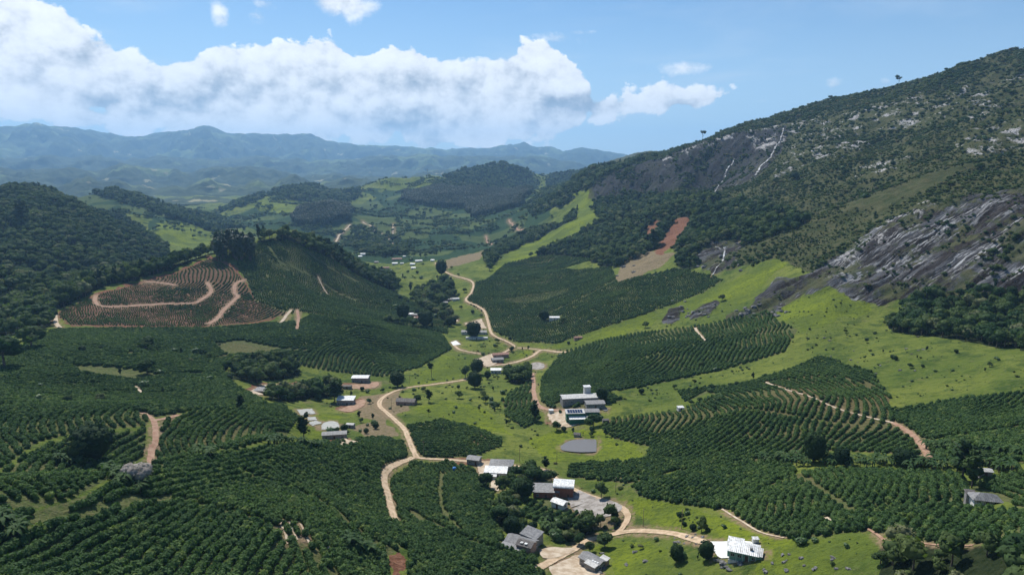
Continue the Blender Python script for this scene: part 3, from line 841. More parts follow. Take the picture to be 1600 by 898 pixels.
FARM = far_material()
range_mesh('near_foothills', [(-150, 312), (0, 312), (120, 310), (230, 306), (330, 310), (380, 312), (460, 300), (540, 294), (620, 286), (700, 286), (850, 284), (940, 274), (1700, 262)], 5100, 700, -206, 9.4, 1.3, FARM, .8, .016)
range_mesh('foothills', [(-150, 288), (0, 292), (150, 285), (230, 292), (330, 284), (380, 290), (460, 278), (540, 284), (620, 276), (700, 278), (760, 282), (850, 276), (940, 270), (1100, 268), (1300, 262), (1700, 262)], 6500, 1000, -206, 1.7, 1.3, FARM, 1.0, .022)
range_mesh('low_hills', [(-150, 262), (0, 262), (30, 269), (60, 266), (108, 262), (150, 268), (190, 258), (240, 263), (285, 270), (330, 264), (378, 258), (420, 266), (470, 276), (520, 270), (570, 278), (640, 272), (700, 264), (735, 263), (780, 272),
                         (860, 274), (900, 268), (960, 262), (1010, 266), (1100, 260), (1300, 256), (1700, 250)], 8800, 1500, -206, 4.2, 1.3, FARM, 1.4, .009)
range_mesh('middle_mountains', [(-150, 248), (0, 246), (120, 244), (260, 248), (400, 246), (520, 250), (600, 244), (660, 242), (720, 245), (800, 244), (850, 246), (890, 252), (930, 262), (1000, 270), (1100, 262), (1300, 255), (1700, 250)], 12500, 2200, -206, 7.7, 1.1, FARM, 1.4, .010)
range_mesh('high_mountains', [(-150, 195), (0, 197), (60, 196), (140, 204), (200, 212), (260, 208), (300, 200), (318, 196), (345, 206), (390, 210), (430, 208), (480, 211), (520, 222), (600, 228), (680, 232), (760, 231), (800, 227), (818, 224), (838, 228), (862, 230), (880, 236), (905, 231), (935, 236),
                              (965, 240), (990, 242), (1012, 246), (1080, 252), (1200, 250), (1500, 245), (1700, 240)], 17500, 3600, -206, 2.9, 1.0, FARM, 2.0, .007)

# ------------------------------------------------------------------ roads, yards, pond, waterfalls
def pmat(name, build, rough=.9, spec=.2):
    m = bpy.data.materials.new(name)
    m.use_nodes = True
    t = NT(m.node_tree)
    b = t.n['Principled BSDF']
    b.inputs['Roughness'].default_value = rough
    b.inputs['Specular IOR Level'].default_value = spec
    build(t, b)
    return m


def two_tone(name, c1, c2, scale=.4, rough=.9, spec=.2, lo=.35, hi=.65, bump=0.0, detail=5):
    def f(t, b):
        P = t.node('ShaderNodeNewGeometry').outputs['Position']
        n = t.noise(P, scale, detail, .65)
        t.put(b.inputs['Base Color'], t.mix(t.mapr(n, lo, hi), c1, c2))
        if bump:
            bm = t.node('ShaderNodeBump', ins={'Strength': .6, 'Distance': bump, 'Height': n})
            t.l.new(bm.outputs[0], b.inputs['Normal'])
    return pmat(name, f, rough, spec)


def dirt(name, c1, c2, grass):
    def f(t, b):
        P = t.node('ShaderNodeNewGeometry').outputs['Position']
        n = t.noise(P, .35, 5, .65)
        k = t.m('ABSOLUTE', t.node('ShaderNodeAttribute', attribute_name='across').outputs['Fac'])
        c = t.mix(t.mapr(n, .3, .7), c1, c2)
        mid = t.m('MULTIPLY', t.mapr(k, .05, .28, 1, 0), t.mapr(t.noise(P, .12, 4, .6), .45, .62, 0, grass))
        edge = t.m('MULTIPLY', t.mapr(k, .72, 1.0), t.mapr(t.noise(P, .5, 4, .7), .40, .60, 0, .9))
        c = t.mix(t.m('MAXIMUM', mid, edge), c, (0.115, 0.125, 0.05))
        t.put(b.inputs['Base Color'], c)
    return pmat(name, f)


M_ROAD = dirt('pale_dirt', (0.38, 0.265, 0.165), (0.58, 0.44, 0.30), .55)
M_RED = dirt('red_dirt', (0.25, 0.135, 0.085), (0.38, 0.25, 0.175), .25)
M_SAND = two_tone('sandy_ground', (0.36, 0.27, 0.18), (0.54, 0.45, 0.34), .3)
M_CONC = two_tone('worn_concrete', (0.20, 0.175, 0.15), (0.35, 0.32, 0.29), .25, lo=.38, hi=.62)
M_CONCW = two_tone('white_concrete', (0.60, 0.60, 0.57), (0.76, 0.75, 0.70), .25)
M_SILT = two_tone('grey_silt', (0.30, 0.30, 0.28), (0.42, 0.42, 0.38), .5)
M_POND = pmat('pond_water', lambda t, b: (t.put(b.inputs['Base Color'], (0.17, 0.155, 0.14))), .28, .35)
M_FALL = two_tone('white_water', (0.06, 0.06, 0.065), (0.62, 0.65, 0.68), .22, .6, .2, lo=.50, hi=.60)

ROADS = [
    ('dirt_road', 4.2, M_ROAD, [(646, 714), (622, 724), (601, 742), (607, 776), (618, 814)], 0, 600),
    ('dirt_road', 4.3, M_ROAD, [(652, 716), (642, 695), (630, 668), (607, 647), (593, 633), (600, 620), (630, 607), (680, 600), (727, 593), (745, 584)], 0, 900),
    ('dirt_road', 3.6, M_ROAD, [(646, 714), (700, 718), (745, 722), (775, 722), (812, 729), (850, 734), (872, 750), (905, 768), (945, 782), (972, 794), (981, 808), (972, 825), (962, 834)], 0, 600),
    ('dirt_road', 4.2, M_ROAD, [(840, 888), (862, 876), (900, 856), (925, 842), (965, 833), (1000, 829), (1050, 833), (1090, 844), (1122, 853)], 0, 400),
    ('dirt_track', 4.4, M_RED, [(832, 583), (834, 600), (834, 612), (839, 630), (850, 638), (872, 641), (905, 640)], 0, 900),
    ('dirt_road', 4.6, M_ROAD, [(762, 571), (790, 569), (815, 563), (832, 556), (848, 547), (885, 550)], 0, 1000),
    ('dirt_road', 3.6, M_ROAD, [(848, 547), (830, 545), (808, 543)], 0, 1000),
    ('dirt_road', 4.2, M_ROAD, [(778, 556), (795, 547), (803, 541), (790, 533), (778, 528), (768, 521), (763, 505), (757, 487), (745, 478), (728, 469), (737, 456), (738, 441), (716, 433), (695, 424), (680, 411)], 0, 1800),
    ('dirt_road', 3.6, M_ROAD, [(706, 534), (716, 545), (735, 550), (752, 553)], 0, 1000),
    ('dirt_track', 5.2, M_RED, [(382, 437), (368, 444), (367, 458), (371, 464), (352, 482), (340, 497), (326, 506)], 0, 1200),
    ('dirt_track', 5.0, M_RED, [(323, 441), (330, 455), (316, 467), (300, 474), (240, 476), (165, 479), (149, 471), (150, 461)], 0, 1200),
    ('dirt_track', 4.5, M_RED, [(225, 440), (250, 442), (275, 446)], 0, 1200),
    ('dirt_track', 4.5, M_SAND, [(86, 492), (88, 505), (94, 512)], 0, 1200),
    ('dirt_track', 4.0, M_SAND, [(455, 484), (446, 495), (437, 506)], 0, 1200),
    ('dirt_track', 4.0, M_RED, [(464, 484), (466, 498), (464, 515)], 0, 1200),
    ('dirt_track', 3.6, M_RED, [(222, 645), (240, 657), (243, 690), (236, 712), (230, 728)], 0, 700),
    ('dirt_track', 3.0, M_RED, [(240, 657), (262, 653), (280, 648)], 0, 700),
    ('dirt_track', 1.7, M_SAND, [(1196, 597), (1240, 612), (1300, 635), (1350, 650), (1395, 660)], 0, 700),
    ('dirt_track', 3.6, M_RED, [(1395, 660), (1420, 675), (1438, 693), (1453, 716)], 0, 700),
    ('dirt_track', 7.0, M_SAND, [(524, 379), (535, 365), (547, 351)], 1500, 4000),
    ('dirt_track', 8.0, M_SAND, [(567, 347), (585, 360), (603, 371), (614, 382), (612, 391)], 1500, 4000),
    ('dirt_track', 5.0, M_SAND, [(614, 351), (614, 362), (614, 373)], 1500, 4000),
    ('dirt_track', 6.0, M_RED, [(795, 344), (803, 354), (816, 360)], 1200, 4000),
    ('dirt_track', 6.0, M_RED, [(759, 369), (761, 377), (768, 383)], 1200, 4000),
    ('dirt_track', 1.0, M_SAND, [(1128, 795), (1160, 815), (1190, 832), (1225, 840)], 0, 500),
    ('dirt_track', 1.2, M_RED, [(1355, 826), (1372, 836), (1388, 852)], 0, 500),
    ('dirt_track', .9, M_RED, [(1400, 838), (1450, 850), (1520, 852)], 0, 500),
    ('dirt_track', 1.6, M_SAND, [(1302, 817), (1290, 808)], 0, 500),
    ('dirt_track', 2.6, M_SAND, [(214, 604), (220, 613)], 0, 700),
    ('dirt_track', 2.0, M_SAND, [(497, 432), (503, 446), (512, 460)], 0, 1700),
    ('dirt_track', 1.1, M_SAND, [(435, 812), (445, 830), (450, 850)], 0, 500),
    ('dirt_track', 1.0, M_SAND, [(453, 815), (464, 843)], 0, 500),
    ('dirt_track', 1.0, M_SAND, [(470, 818), (484, 850)], 0, 500),
    ('dirt_track', 0.9, M_SAND, [(507, 838), (516, 862)], 0, 500),
    ('dirt_track', 3.0, M_SAND, [(1102, 532), (1086, 512)], 0, 900),
]
ROADPTS = []


def densify(pts, step):
    P = np.array(pts, float)
    out = []
    n = len(P)
    for i in range(n - 1):
        p0, p1, p2, p3 = P[max(i - 1, 0)], P[i], P[i + 1], P[min(i + 2, n - 1)]
        k = max(2, int(np.hypot(*(p2 - p1)) / step))
        for j in range(k):
            t = j / k
            out.append(.5 * ((2 * p1) + (p2 - p0) * t + (2 * p0 - 5 * p1 + 4 * p2 - p3) * t * t + (3 * p1 - p0 - 3 * p2 + p3) * t ** 3))
    out.append(P[-1])
    return np.array(out)


def ribbon(name, width, mat, pts, r0, r1, lift, seed=0, kind='structure', taper=False):
    x, y, z = ground([p[0] for p in pts], [p[1] for p in pts], max(r0, 75), r1)
    C = densify(np.column_stack([x, y]), 2.2 if r0 < 1000 else 8)
    T = np.gradient(C, axis=0)
    T /= np.maximum(np.hypot(T[:, 0], T[:, 1]), 1e-6)[:, None]
    N = np.column_stack([-T[:, 1], T[:, 0]])
    w = width * .41 * (1 + .35 * fbm(C[:, 0] / 9 + seed, C[:, 1] / 9, 3))
    if taper:
        w = w * np.interp(np.arange(len(C)), [0, len(C) * .5, len(C) - 1], [.5, 1, 1.3])
    rows = []
    for k in (-1, -.5, 0, .5, 1):
        e = 1 + (.15 * fbm(C[:, 0] / 3 + k * 7, C[:, 1] / 3 + seed, 2) if abs(k) == 1 else 0)
        Q = C + N * (w * k * e)[:, None]
        rows.append(np.column_stack([Q, zat(Q[:, 0], Q[:, 1]) + lift]))
    V = np.stack(rows, 1).reshape(-1, 3)
    F = []
    for i in range(len(C) - 1):
        for j in range(4):
            a = i * 5 + j
            F.append((a, a + 1, a + 6, a + 5))
    o = mesh_obj(name, V, F, mat, smooth=True)
    at = o.data.attributes.new('across', 'FLOAT', 'POINT')
    at.data.foreach_set('value', np.tile([-1, -.5, 0, .5, 1], len(C)).astype(np.float32))
    if kind:
        o['kind'] = kind
    ROADPTS.extend([(p[0], p[1], width / 2) for p in C])
    return o


def drape(name, pts, mat, lift=.2, kind='structure', flat=False, r1=2500, keep=True):
    """a sheet laid over the land inside an outline given in photo pixels"""
    x, y, z = ground([p[0] for p in pts], [p[1] for p in pts], 75, r1)
    if flat or len(pts) > 4:
        P = densify(np.column_stack([np.append(x, x[0]), np.append(y, y[0])]), 2.5)[:-1]
    else:
        P = None
    if P is None:
        L = []
        for i in range(len(x)):
            j = (i + 1) % len(x)
            k = max(1, int(math.hypot(x[j] - x[i], y[j] - y[i]) / 2.0))
            L += [(x[i] + (x[j] - x[i]) * t / k, y[i] + (y[j] - y[i]) * t / k) for t in range(k)]
        P = np.array(L)
    if not flat:
        P = P + np.column_stack([fbm(P[:, 0] / 4, P[:, 1] / 4, 2), fbm(P[:, 0] / 4 + 9, P[:, 1] / 4, 2)]) * (1.6 if mat is not M_CONC else .3)
    c = P.mean(0)
    V, F = [], []
    n = len(P)
    rings = 6
    for k in range(rings, 0, -1):
        Q = c + (P - c) * k / rings
        V += [(q[0], q[1]) for q in Q]
    V.append(tuple(c))
    V = np.array(V)
    zz = zat(V[:, 0], V[:, 1]) + lift
    if flat:
        zz[:] = zat(P[:, 0], P[:, 1]).mean() + lift
    for k in range(rings - 1):
        for i in range(n):
            j = (i + 1) % n
            F.append((k * n + i, k * n + j, (k + 1) * n + j, (k + 1) * n + i))
    for i in range(n):
        F.append(((rings - 1) * n + i, (rings - 1) * n + (i + 1) % n, rings * n))
    o = mesh_obj(name, np.column_stack([V, zz]), F, mat, smooth=False)
    o['kind'] = kind
    if keep:
        rad = math.sqrt(max(1.0, abs(np.cross(P - c, np.roll(P, -1, 0) - c).sum()) / 2) / math.pi)
        for q in V[::3]:
            ROADPTS.append((q[0], q[1], 1.5))
    return o


# the pond lies in a level hollow
POND = [(876, 697), (888, 690), (905, 687), (928, 686), (931, 686.4), (932, 688), (932, 704), (931, 706), (927, 707), (905, 707.5), (884, 705), (877, 702)]
_pr = region(POND, 300, 600)
_pm = soft(inside(_pr, GA, GL) * 1.0, 5)
_pz = float(GZ[_pm > .9].mean())
_pbig = np.clip(soft(_pm, 6) * 3, 0, 1)
GZ[:] = GZ * (1 - _pbig) + _pz * _pbig - _pm * .8
_v = np.empty(len(land.data.vertices) * 3, np.float32)
land.data.vertices.foreach_get('co', _v)
_v[2::3] = (GZ + CAMZ).ravel()
land.data.vertices.foreach_set('co', _v)
land.data.update()
Z0[_pbig > .05] = GZ[_pbig > .05]
pond = drape('pond_water', POND, M_POND, lift=.35, flat=True, r1=600)

for i, (nm, w, mt, pts, r0, r1) in enumerate(ROADS):
    ribbon(nm, w, mt, pts, r0, r1, .22 if r1 < 1500 else .6, seed=i * 3.7)

YARDS = [([(886, 776), (905, 766), (933, 778), (892, 793)], M_CONC), ([(893, 795), (935, 779), (972, 791), (955, 806), (915, 807)], M_CONC),
         ([(1108, 847), (1150, 846), (1172, 847), (1190, 858), (1186, 872), (1130, 872), (1118, 866)], M_CONCW), ([(844, 861), (855, 855), (898, 857), (880, 869), (850, 872)], M_SAND),
         ([(858, 886), (900, 868), (922, 872), (940, 890), (925, 905), (870, 905)], M_SAND), ([(744, 561), (770, 553), (782, 560), (768, 572), (752, 570)], M_SAND),
         ([(725, 505), (752, 498), (760, 513), (735, 512)], M_SAND), ([(388, 612), (420, 601), (500, 600), (500, 606), (430, 611), (400, 618)], M_SAND),
         ([(464, 640), (487, 638), (493, 646), (470, 649)], M_SILT), ([(480, 652), (493, 651), (494, 656), (481, 657)], M_SILT), ([(480, 660), (494, 657), (503, 661), (488, 665)], M_SILT),
         ([(502, 671), (506, 661), (520, 658), (530, 663), (526, 671)], M_SILT), ([(515, 693), (538, 684), (562, 692), (535, 698)], M_SAND), ([(826, 570), (838, 566), (850, 569), (848, 576), (832, 577)], M_CONC),
         ([(528, 641), (540, 636), (566, 624), (570, 632), (550, 643)], M_RED), ([(530, 602), (565, 600), (590, 597), (585, 606), (540, 607)], M_RED), ([(745, 724), (775, 722), (765, 745), (750, 745)], M_SAND),
         ([(856, 646), (905, 640), (915, 655), (885, 668), (862, 660)], M_SAND), ([(704, 535), (712, 532), (720, 538), (708, 540)], M_CONCW), ([(768, 750), (784, 748), (780, 768), (766, 765)], M_SAND),
         ([(700, 497), (712, 494), (716, 502), (702, 504)], M_SAND), ([(645, 492), (660, 494), (658, 500), (648, 498)], M_SAND)]
for pts, mt in YARDS:
    drape('yard', pts, mt, lift=.3)
drape('pond_water', [(940, 640), (946, 637), (950, 640), (946, 643)], M_POND, lift=.3, flat=True)

for i, (w, pts) in enumerate([(4.6, [(1224, 207), (1219, 222), (1209, 240), (1198, 254), (1188, 263), (1178, 277)]), (4.5, [(1147, 251), (1143, 260), (1136, 268), (1132, 277)]), (3.6, [(1129, 285), (1121, 296), (1115, 304)]),
                              (2.4, [(1158, 377), (1148, 384), (1134, 390), (1131, 400), (1129, 412)]), (2.2, [(1128, 416), (1120, 424), (1113, 432)]), (2.5, [(1118, 386), (1126, 390), (1132, 392)])]):
    f = ribbon('waterfall', w, M_FALL, pts, 0, 2300, 1.3 if i < 3 else .8, seed=i * 5.1, kind='structure', taper=True)

# worn ground along the roads and yards
_vg = np.zeros(GA.shape)
for (x, y, w) in ROADPTS:
    a_, l_ = math.atan2(x, y), .5 * math.log(x * x + y * y)
    ia = int(np.interp(a_, AZS, np.arange(NA)) + .5)
    il = int(np.interp(l_, LR, np.arange(len(LR))) + .5)
    r_ = math.exp(l_)
    ka = int(min(8, max(1, (w + 1.3) / (r_ * (AZS[1] - AZS[0])))))
    kl = int(min(5, max(1, (w + 1.3) / (r_ * (LR[100] - LR[99])))))
    _vg[max(il - kl, 0):il + kl + 1, max(ia - ka, 0):ia + ka + 1] = 1.0
_vg = soft(_vg, 1)
land.data.attributes['verge'].data.foreach_set('value', _vg.ravel().astype(np.float32))

# ------------------------------------------------------------------ farm buildings
def sheet_roof(name, c1, c2, rough=.5, metal=0.0, spec=.4):
    def f(t, b):
        tc = t.node('ShaderNodeTexCoord').outputs['Object']
        n = t.noise(tc, .9, 5, .7)
        p = t.xyz(tc)
        wv = t.m('SINE', t.m('MULTIPLY', p[0], 2 * math.pi / .6))
        jo = t.mapr(t.m('FRACT', t.m('MULTIPLY', p[0], 1 / 1.1)), .0, .08, .75, 1.0)
        c = t.mix(t.mapr(n, .35, .65), c1, c2)
        t.put(b.inputs['Base Color'], t.v('SCALE', c, scale=jo))
        bm = t.node('ShaderNodeBump', ins={'Strength': .5, 'Distance': .06, 'Height': wv})
        t.l.new(bm.outputs[0], b.inputs['Normal'])
        b.inputs['Metallic'].default_value = metal
    return pmat(name, f, rough, spec)


R_WHITE = sheet_roof('white_sheet_roof', (0.42, 0.41, 0.39), (0.80, 0.81, 0.80), .45)
R_PALE = sheet_roof('pale_sheet_roof', (0.36, 0.355, 0.34), (0.55, 0.54, 0.51), .6)
R_GREY = sheet_roof('weathered_grey_roof', (0.12, 0.12, 0.125), (0.24, 0.235, 0.23), .6)
R_DARK = sheet_roof('dark_weathered_roof', (0.075, 0.065, 0.06), (0.16, 0.145, 0.135), .8)
R_RED = sheet_roof('clay_tile_roof', (0.22, 0.10, 0.07), (0.36, 0.20, 0.15), .8)
W_WHITE = two_tone('white_plaster', (0.52, 0.51, 0.48), (0.70, 0.69, 0.66), 1.2)
W_GREEN = two_tone('green_plaster', (0.12, 0.25, 0.20), (0.18, 0.33, 0.26), 1.2)
W_DGREEN = two_tone('dark_green_plaster', (0.02, 0.12, 0.075), (0.03, 0.16, 0.10), 1.2)
W_BRICK = two_tone('red_brick', (0.20, 0.075, 0.05), (0.30, 0.13, 0.085), 2.5)
W_GREY = two_tone('grey_render', (0.20, 0.19, 0.18), (0.32, 0.31, 0.29), 1.2)
W_PINK = two_tone('faded_pink_render', (0.30, 0.19, 0.16), (0.42, 0.29, 0.24), 1.2)
M_GLASS = pmat('window_glass', lambda t, b: t.put(b.inputs['Base Color'], (0.03, 0.04, 0.05)), .15, .6)
M_FRAME = pmat('window_frame', lambda t, b: t.put(b.inputs['Base Color'], (0.55, 0.55, 0.52)), .6)
M_DOOR = pmat('painted_door', lambda t, b: t.put(b.inputs['Base Color'], (0.10, 0.055, 0.035)), .6)
M_POST = pmat('timber_post', lambda t, b: t.put(b.inputs['Base Color'], (0.22, 0.17, 0.13)), .8)
M_PV = pmat('solar_cell', lambda t, b: t.put(b.inputs['Base Color'], (0.012, 0.016, 0.05)), .15, .6)
M_TANK = pmat('blue_plastic', lambda t, b: t.put(b.inputs['Base Color'], (0.05, 0.20, 0.50)), .4)
M_STEEL = pmat('dull_steel', lambda t, b: t.put(b.inputs['Base Color'], (0.30, 0.31, 0.32)), .5)
M_ORANGE = pmat('orange_tarpaulin', lambda t, b: t.put(b.inputs['Base Color'], (0.50, 0.16, 0.05)), .6)


def _ico(sub):
    bm = bmesh.new()
    bmesh.ops.create_icosphere(bm, subdivisions=sub, radius=1.0)
    V = np.array([v.co for v in bm.verts])
    F = [tuple(v.index for v in f.verts) for f in bm.faces]
    bm.free()
    return V, F


ICO = {k: _ico(k) for k in (1, 2, 3)}


def box_geo(x0, x1, y0, y1, z0, z1):
    V = [(x0, y0, z0), (x1, y0, z0), (x1, y1, z0), (x0, y1, z0), (x0, y0, z1), (x1, y0, z1), (x1, y1, z1), (x0, y1, z1)]
    return V, [(0, 3, 2, 1), (4, 5, 6, 7), (0, 1, 5, 4), (1, 2, 6, 5), (2, 3, 7, 6), (3, 0, 4, 7)]


def addg(a, b):
    n = len(a[0])
    return a[0] + [tuple(v) for v in b[0]], a[1] + [tuple(i + n for i in f) for f in b[1]]


def slab_geo(top, th):
    """a sheet of quads (lists of 4 corners) given real thickness"""
    V, F = [], []
    for q in top:
        b = len(V)
        V += [tuple(p) for p in q] + [(p[0], p[1], p[2] - th) for p in q]
        F += [(b, b + 1, b + 2, b + 3), (b + 7, b + 6, b + 5, b + 4)] + [(b + i, b + 4 + i, b + 4 + (i + 1) % 4, b + (i + 1) % 4) for i in range(4)]
    return V, F


def wall_shell(w, d, h, gable, kind, lo):
    """walls round a w x d plan, with the gable or slope on top closed"""
    X, Y = w / 2, d / 2
    if kind in ('gable',):
        V = [(-X, -Y, lo), (X, -Y, lo), (X, Y, lo), (-X, Y, lo), (-X, -Y, h), (X, -Y, h), (X, Y, h), (-X, Y, h), (-X, 0, h + gable), (X, 0, h + gable)]
        F = [(0, 1, 5, 4), (1, 2, 6, 9, 5), (2, 3, 7, 6), (3, 0, 4, 8, 7), (4, 5, 9, 8), (6, 7, 8, 9), (0, 3, 2, 1)]
        return V, F
    if kind == 'shed':
        V = [(-X, -Y, lo), (X, -Y, lo), (X, Y, lo), (-X, Y, lo), (-X, -Y, h), (X, -Y, h), (X, Y, h + gable), (-X, Y, h + gable)]
        return V, box_geo(0, 1, 0, 1, 0, 1)[1]
    if kind == 'arch':
        V, F = [], []
        n = 10
        for sx in (-X, X):
            V += [(sx, -Y, lo)] + [(sx, -Y * math.cos(math.pi * k / n), h + gable * math.sin(math.pi * k / n)) for k in range(n + 1)] + [(sx, Y, lo)]
        m = n + 3
        F = [tuple(range(m - 1, -1, -1)), tuple(range(m, 2 * m))]
        F += [(k, (k + 1) % m, m + (k + 1) % m, m + k) for k in range(m)]
        return V, F
    return box_geo(-X, X, -Y, Y, lo, h)


def roof_geo(w, d, h, rise, kind, o, th=.14):
    X, Y = w / 2 + o, d / 2 + o
    e = o * rise / (d / 2) if d else 0
    if kind == 'gable':
        z0, z1 = h - e + th + .03, h + rise + th + .03
        a = slab_geo([[(-X, -Y, z0), (X, -Y, z0), (X, 0, z1), (-X, 0, z1)], [(X, Y, z0), (-X, Y, z0), (-X, 0, z1), (X, 0, z1)]], th)
        return a
    if kind == 'hip':
        z0, z1 = h - e + th + .03, h + rise + th + .03
        r = max(w / 2 - d / 2, .3)
        return slab_geo([[(-X, -Y, z0), (X, -Y, z0), (r, 0, z1), (-r, 0, z1)], [(X, Y, z0), (-X, Y, z0), (-r, 0, z1), (r, 0, z1)],
                         [(X, -Y, z0), (X, Y, z0), (r, .01, z1), (r, -.01, z1)], [(-X, Y, z0), (-X, -Y, z0), (-r, -.01, z1), (-r, .01, z1)]], th)
    if kind == 'shed':
        s = rise / d
        return slab_geo([[(-X, -Y, h - o * s + th + .03), (X, -Y, h - o * s + th + .03), (X, Y, h + rise + o * s + th + .03), (-X, Y, h + rise + o * s + th + .03)]], th)
    if kind == 'arch':
        n = 12
        Q = []
        for k in range(n):
            a0, a1 = math.pi * k / n, math.pi * (k + 1) / n
            f = lambda a: (-Y * math.cos(a), h + .18 + (rise + .1) * math.sin(a))
            (ya, za), (yb, zb) = f(a0), f(a1)
            Q.append([(-X, ya, za), (X, ya, za), (X, yb, zb), (-X, yb, zb)])
        return slab_geo(Q, th)
    return slab_geo([[(-X, -Y, h + .2), (X, -Y, h + .2), (X, Y, h + .2), (-X, Y, h + .2)]], .18)


def window_parts(root, w, d, h, lo=1.0, ww=1.1, wh=1.0, n=(3, 3, 2, 2), door=True, dcol=None):
    X, Y = w / 2, d / 2
    sides = [((0, -Y), (1, 0), (0, -1), w), ((0, Y), (-1, 0), (0, 1), w), ((X, 0), (0, 1), (1, 0), d), ((-X, 0), (0, -1), (-1, 0), d)]
    first = door
    for (c, t, nn, L), k in zip(sides, n):
        for i in range(k):
            u = -L / 2 + L * (i + .5) / k

            def P(a, z, dep):
                return (c[0] + t[0] * (u + a) + nn[0] * dep, c[1] + t[1] * (u + a) + nn[1] * dep, z)
            if first and i == k // 2:
                first = False
                V = [P(-.5, 0, .004), P(.5, 0, .004), P(.5, 2.1, .004), P(-.5, 2.1, .004), P(-.5, 0, .07), P(.5, 0, .07), P(.5, 2.1, .07), P(-.5, 2.1, .07)]
                mesh_obj('door', V, box_geo(0, 1, 0, 1, 0, 1)[1], dcol or M_DOOR, root)
                continue
            a, z0, z1 = ww / 2, lo, lo + wh
            if z1 > h - .15:
                z0, z1 = h - .2 - wh, h - .2
            V = [P(-a, z0, .003), P(a, z0, .003), P(a, z1, .003), P(-a, z1, .003), P(-a, z0, .035), P(a, z0, .035), P(a, z1, .035), P(-a, z1, .035)]
            wn = mesh_obj('window', V, box_geo(0, 1, 0, 1, 0, 1)[1], M_GLASS, root)
            G = ([], [])
            for (a0, a1, y0, y1) in ((-a - .07, -a, z0 - .07, z1 + .07), (a, a + .07, z0 - .07, z1 + .07), (-a, a, z0 - .07, z0), (-a, a, z1, z1 + .07), (-.03, .03, z0, z1)):
                V = [P(a0, y0, .003), P(a1, y0, .003), P(a1, y1, .003), P(a0, y1, .003), P(a0, y0, .08), P(a1, y0, .08), P(a1, y1, .08), P(a0, y1, .08)]
                G = addg(G, (V, box_geo(0, 1, 0, 1, 0, 1)[1]))
            mesh_obj('window_frame', G[0], G[1], M_FRAME, wn)


BPOS = []


def place(px, py, name, label, cat, rot, group=None, dz=0.0, span=6):
    x, y, z = ground(px, py)
    e = bpy.data.objects.new(name, None)
    COL.objects.link(e)
    zs = [float(zat(x[0] + a, y[0] + b)) for a in (-span, 0, span) for b in (-span, 0, span)]
    e.location = (float(x[0]), float(y[0]), float(np.mean(zs)) + .15 + dz)
    e.rotation_euler = (0, 0, math.radians(rot))
    tag(e, label, cat, group)
    return e


def house(px, py, w, d, h, rise, rot, kind, roof, wall, label, name='farmhouse', cat='house', o=.5, win=(3, 3, 2, 2), group=None, lo=-3.0, dz=0, door=True):
    e = place(px, py, name, label, cat, rot, group, dz, span=max(3, (w + d) / 4))
    footprint(e, w + 3, d + 3)
    g = wall_shell(w, d, h, rise, 'box' if kind in ('hip', 'flat') else kind, lo)
    mesh_obj('wall', g[0], g[1], wall, e)
    g = roof_geo(w, d, h, rise, kind, o)
    mesh_obj('roof', g[0], g[1], roof, e)
    if win:
        window_parts(e, w, d, h, n=win, door=door)
    return e


def part_box(e, name, x0, x1, y0, y1, z0, z1, mat):
    g = box_geo(x0, x1, y0, y1, z0, z1)
    return mesh_obj(name, g[0], g[1], mat, e)


def annex(e, cx, cy, w, d, h, rise, kind, roof, wall, o=.3, rot=0.0):
    """a lower wing of the same house"""
    a = math.radians(rot)

    def T(V):
        return [(v[0] * math.cos(a) - v[1] * math.sin(a) + cx, v[0] * math.sin(a) + v[1] * math.cos(a) + cy, v[2]) for v in V]
    g = wall_shell(w, d, h, rise, 'box' if kind in ('hip', 'flat') else kind, -3)
    mesh_obj('wing_wall', T(g[0]), g[1], wall, e)
    g = roof_geo(w, d, h, rise, kind, o)
    mesh_obj('wing_roof', T(g[0]), g[1], roof, e)


def footprint(e, w, d):
    a = e.rotation_euler.z
    for u in np.arange(-w / 2, w / 2 + .1, 1.5):
        for v in np.arange(-d / 2, d / 2 + .1, 1.5):
            BPOS.append((e.location.x + u * math.cos(a) - v * math.sin(a), e.location.y + u * math.sin(a) + v * math.cos(a), 1.6))


# 1 white roofed green house in front
e = house(1162, 868, 8.8, 6.6, 3.0, 1.0, -24, 'hip', R_WHITE, W_GREEN, 'green walled house with white hipped roof on the white concrete yard', o=.7, win=(4, 3, 2, 2), lo=-5)
annex(e, -3.0, 2.8, 4.8, 4.0, 2.7, .6, 'shed', R_WHITE, W_GREEN)
annex(e, 4.6, -.8, 2.4, 4.2, 2.6, .5, 'shed', R_PALE, W_GREEN)
part_box(e, 'roof_hatch', 2.0, 2.9, -2.0, -1.2, 3.4, 4.3, R_GREY)
part_box(e, 'plinth', -4.7, 4.7, -3.6, -3.32, -5, -.3, W_WHITE)
for k in range(5):
    part_box(e, 'veranda_post', -4.2 + k * 2.0, -4.05 + k * 2.0, -3.9, -3.75, -.3, 2.9, M_FRAME)
# small things by that house
e = place(1187, 866, 'tarpaulin_heap', 'orange tarpaulin heap beside the white roofed green house', 'heap', 10, span=1)
rsx = np.random.RandomState(3)
V, F = ICO[2]
mesh_obj('tarpaulin', (V * (1 + .25 * pnoise(V[:, 0] * 2, V[:, 1] * 2 + V[:, 2]))[:, None] * (1.5, 1.0, .6)).tolist(), F, M_ORANGE, e)
e = place(1180, 848, 'garden_shed', 'tiny white roofed hut behind the white concrete yard', 'hut', 0, span=1)
part_box(e, 'wall', -1, 1, -.7, .7, -1, 1.6, W_WHITE)
g = roof_geo(2, 1.4, 1.6, .2, 'shed', .15, .08)
mesh_obj('roof', g[0], g[1], R_WHITE, e)
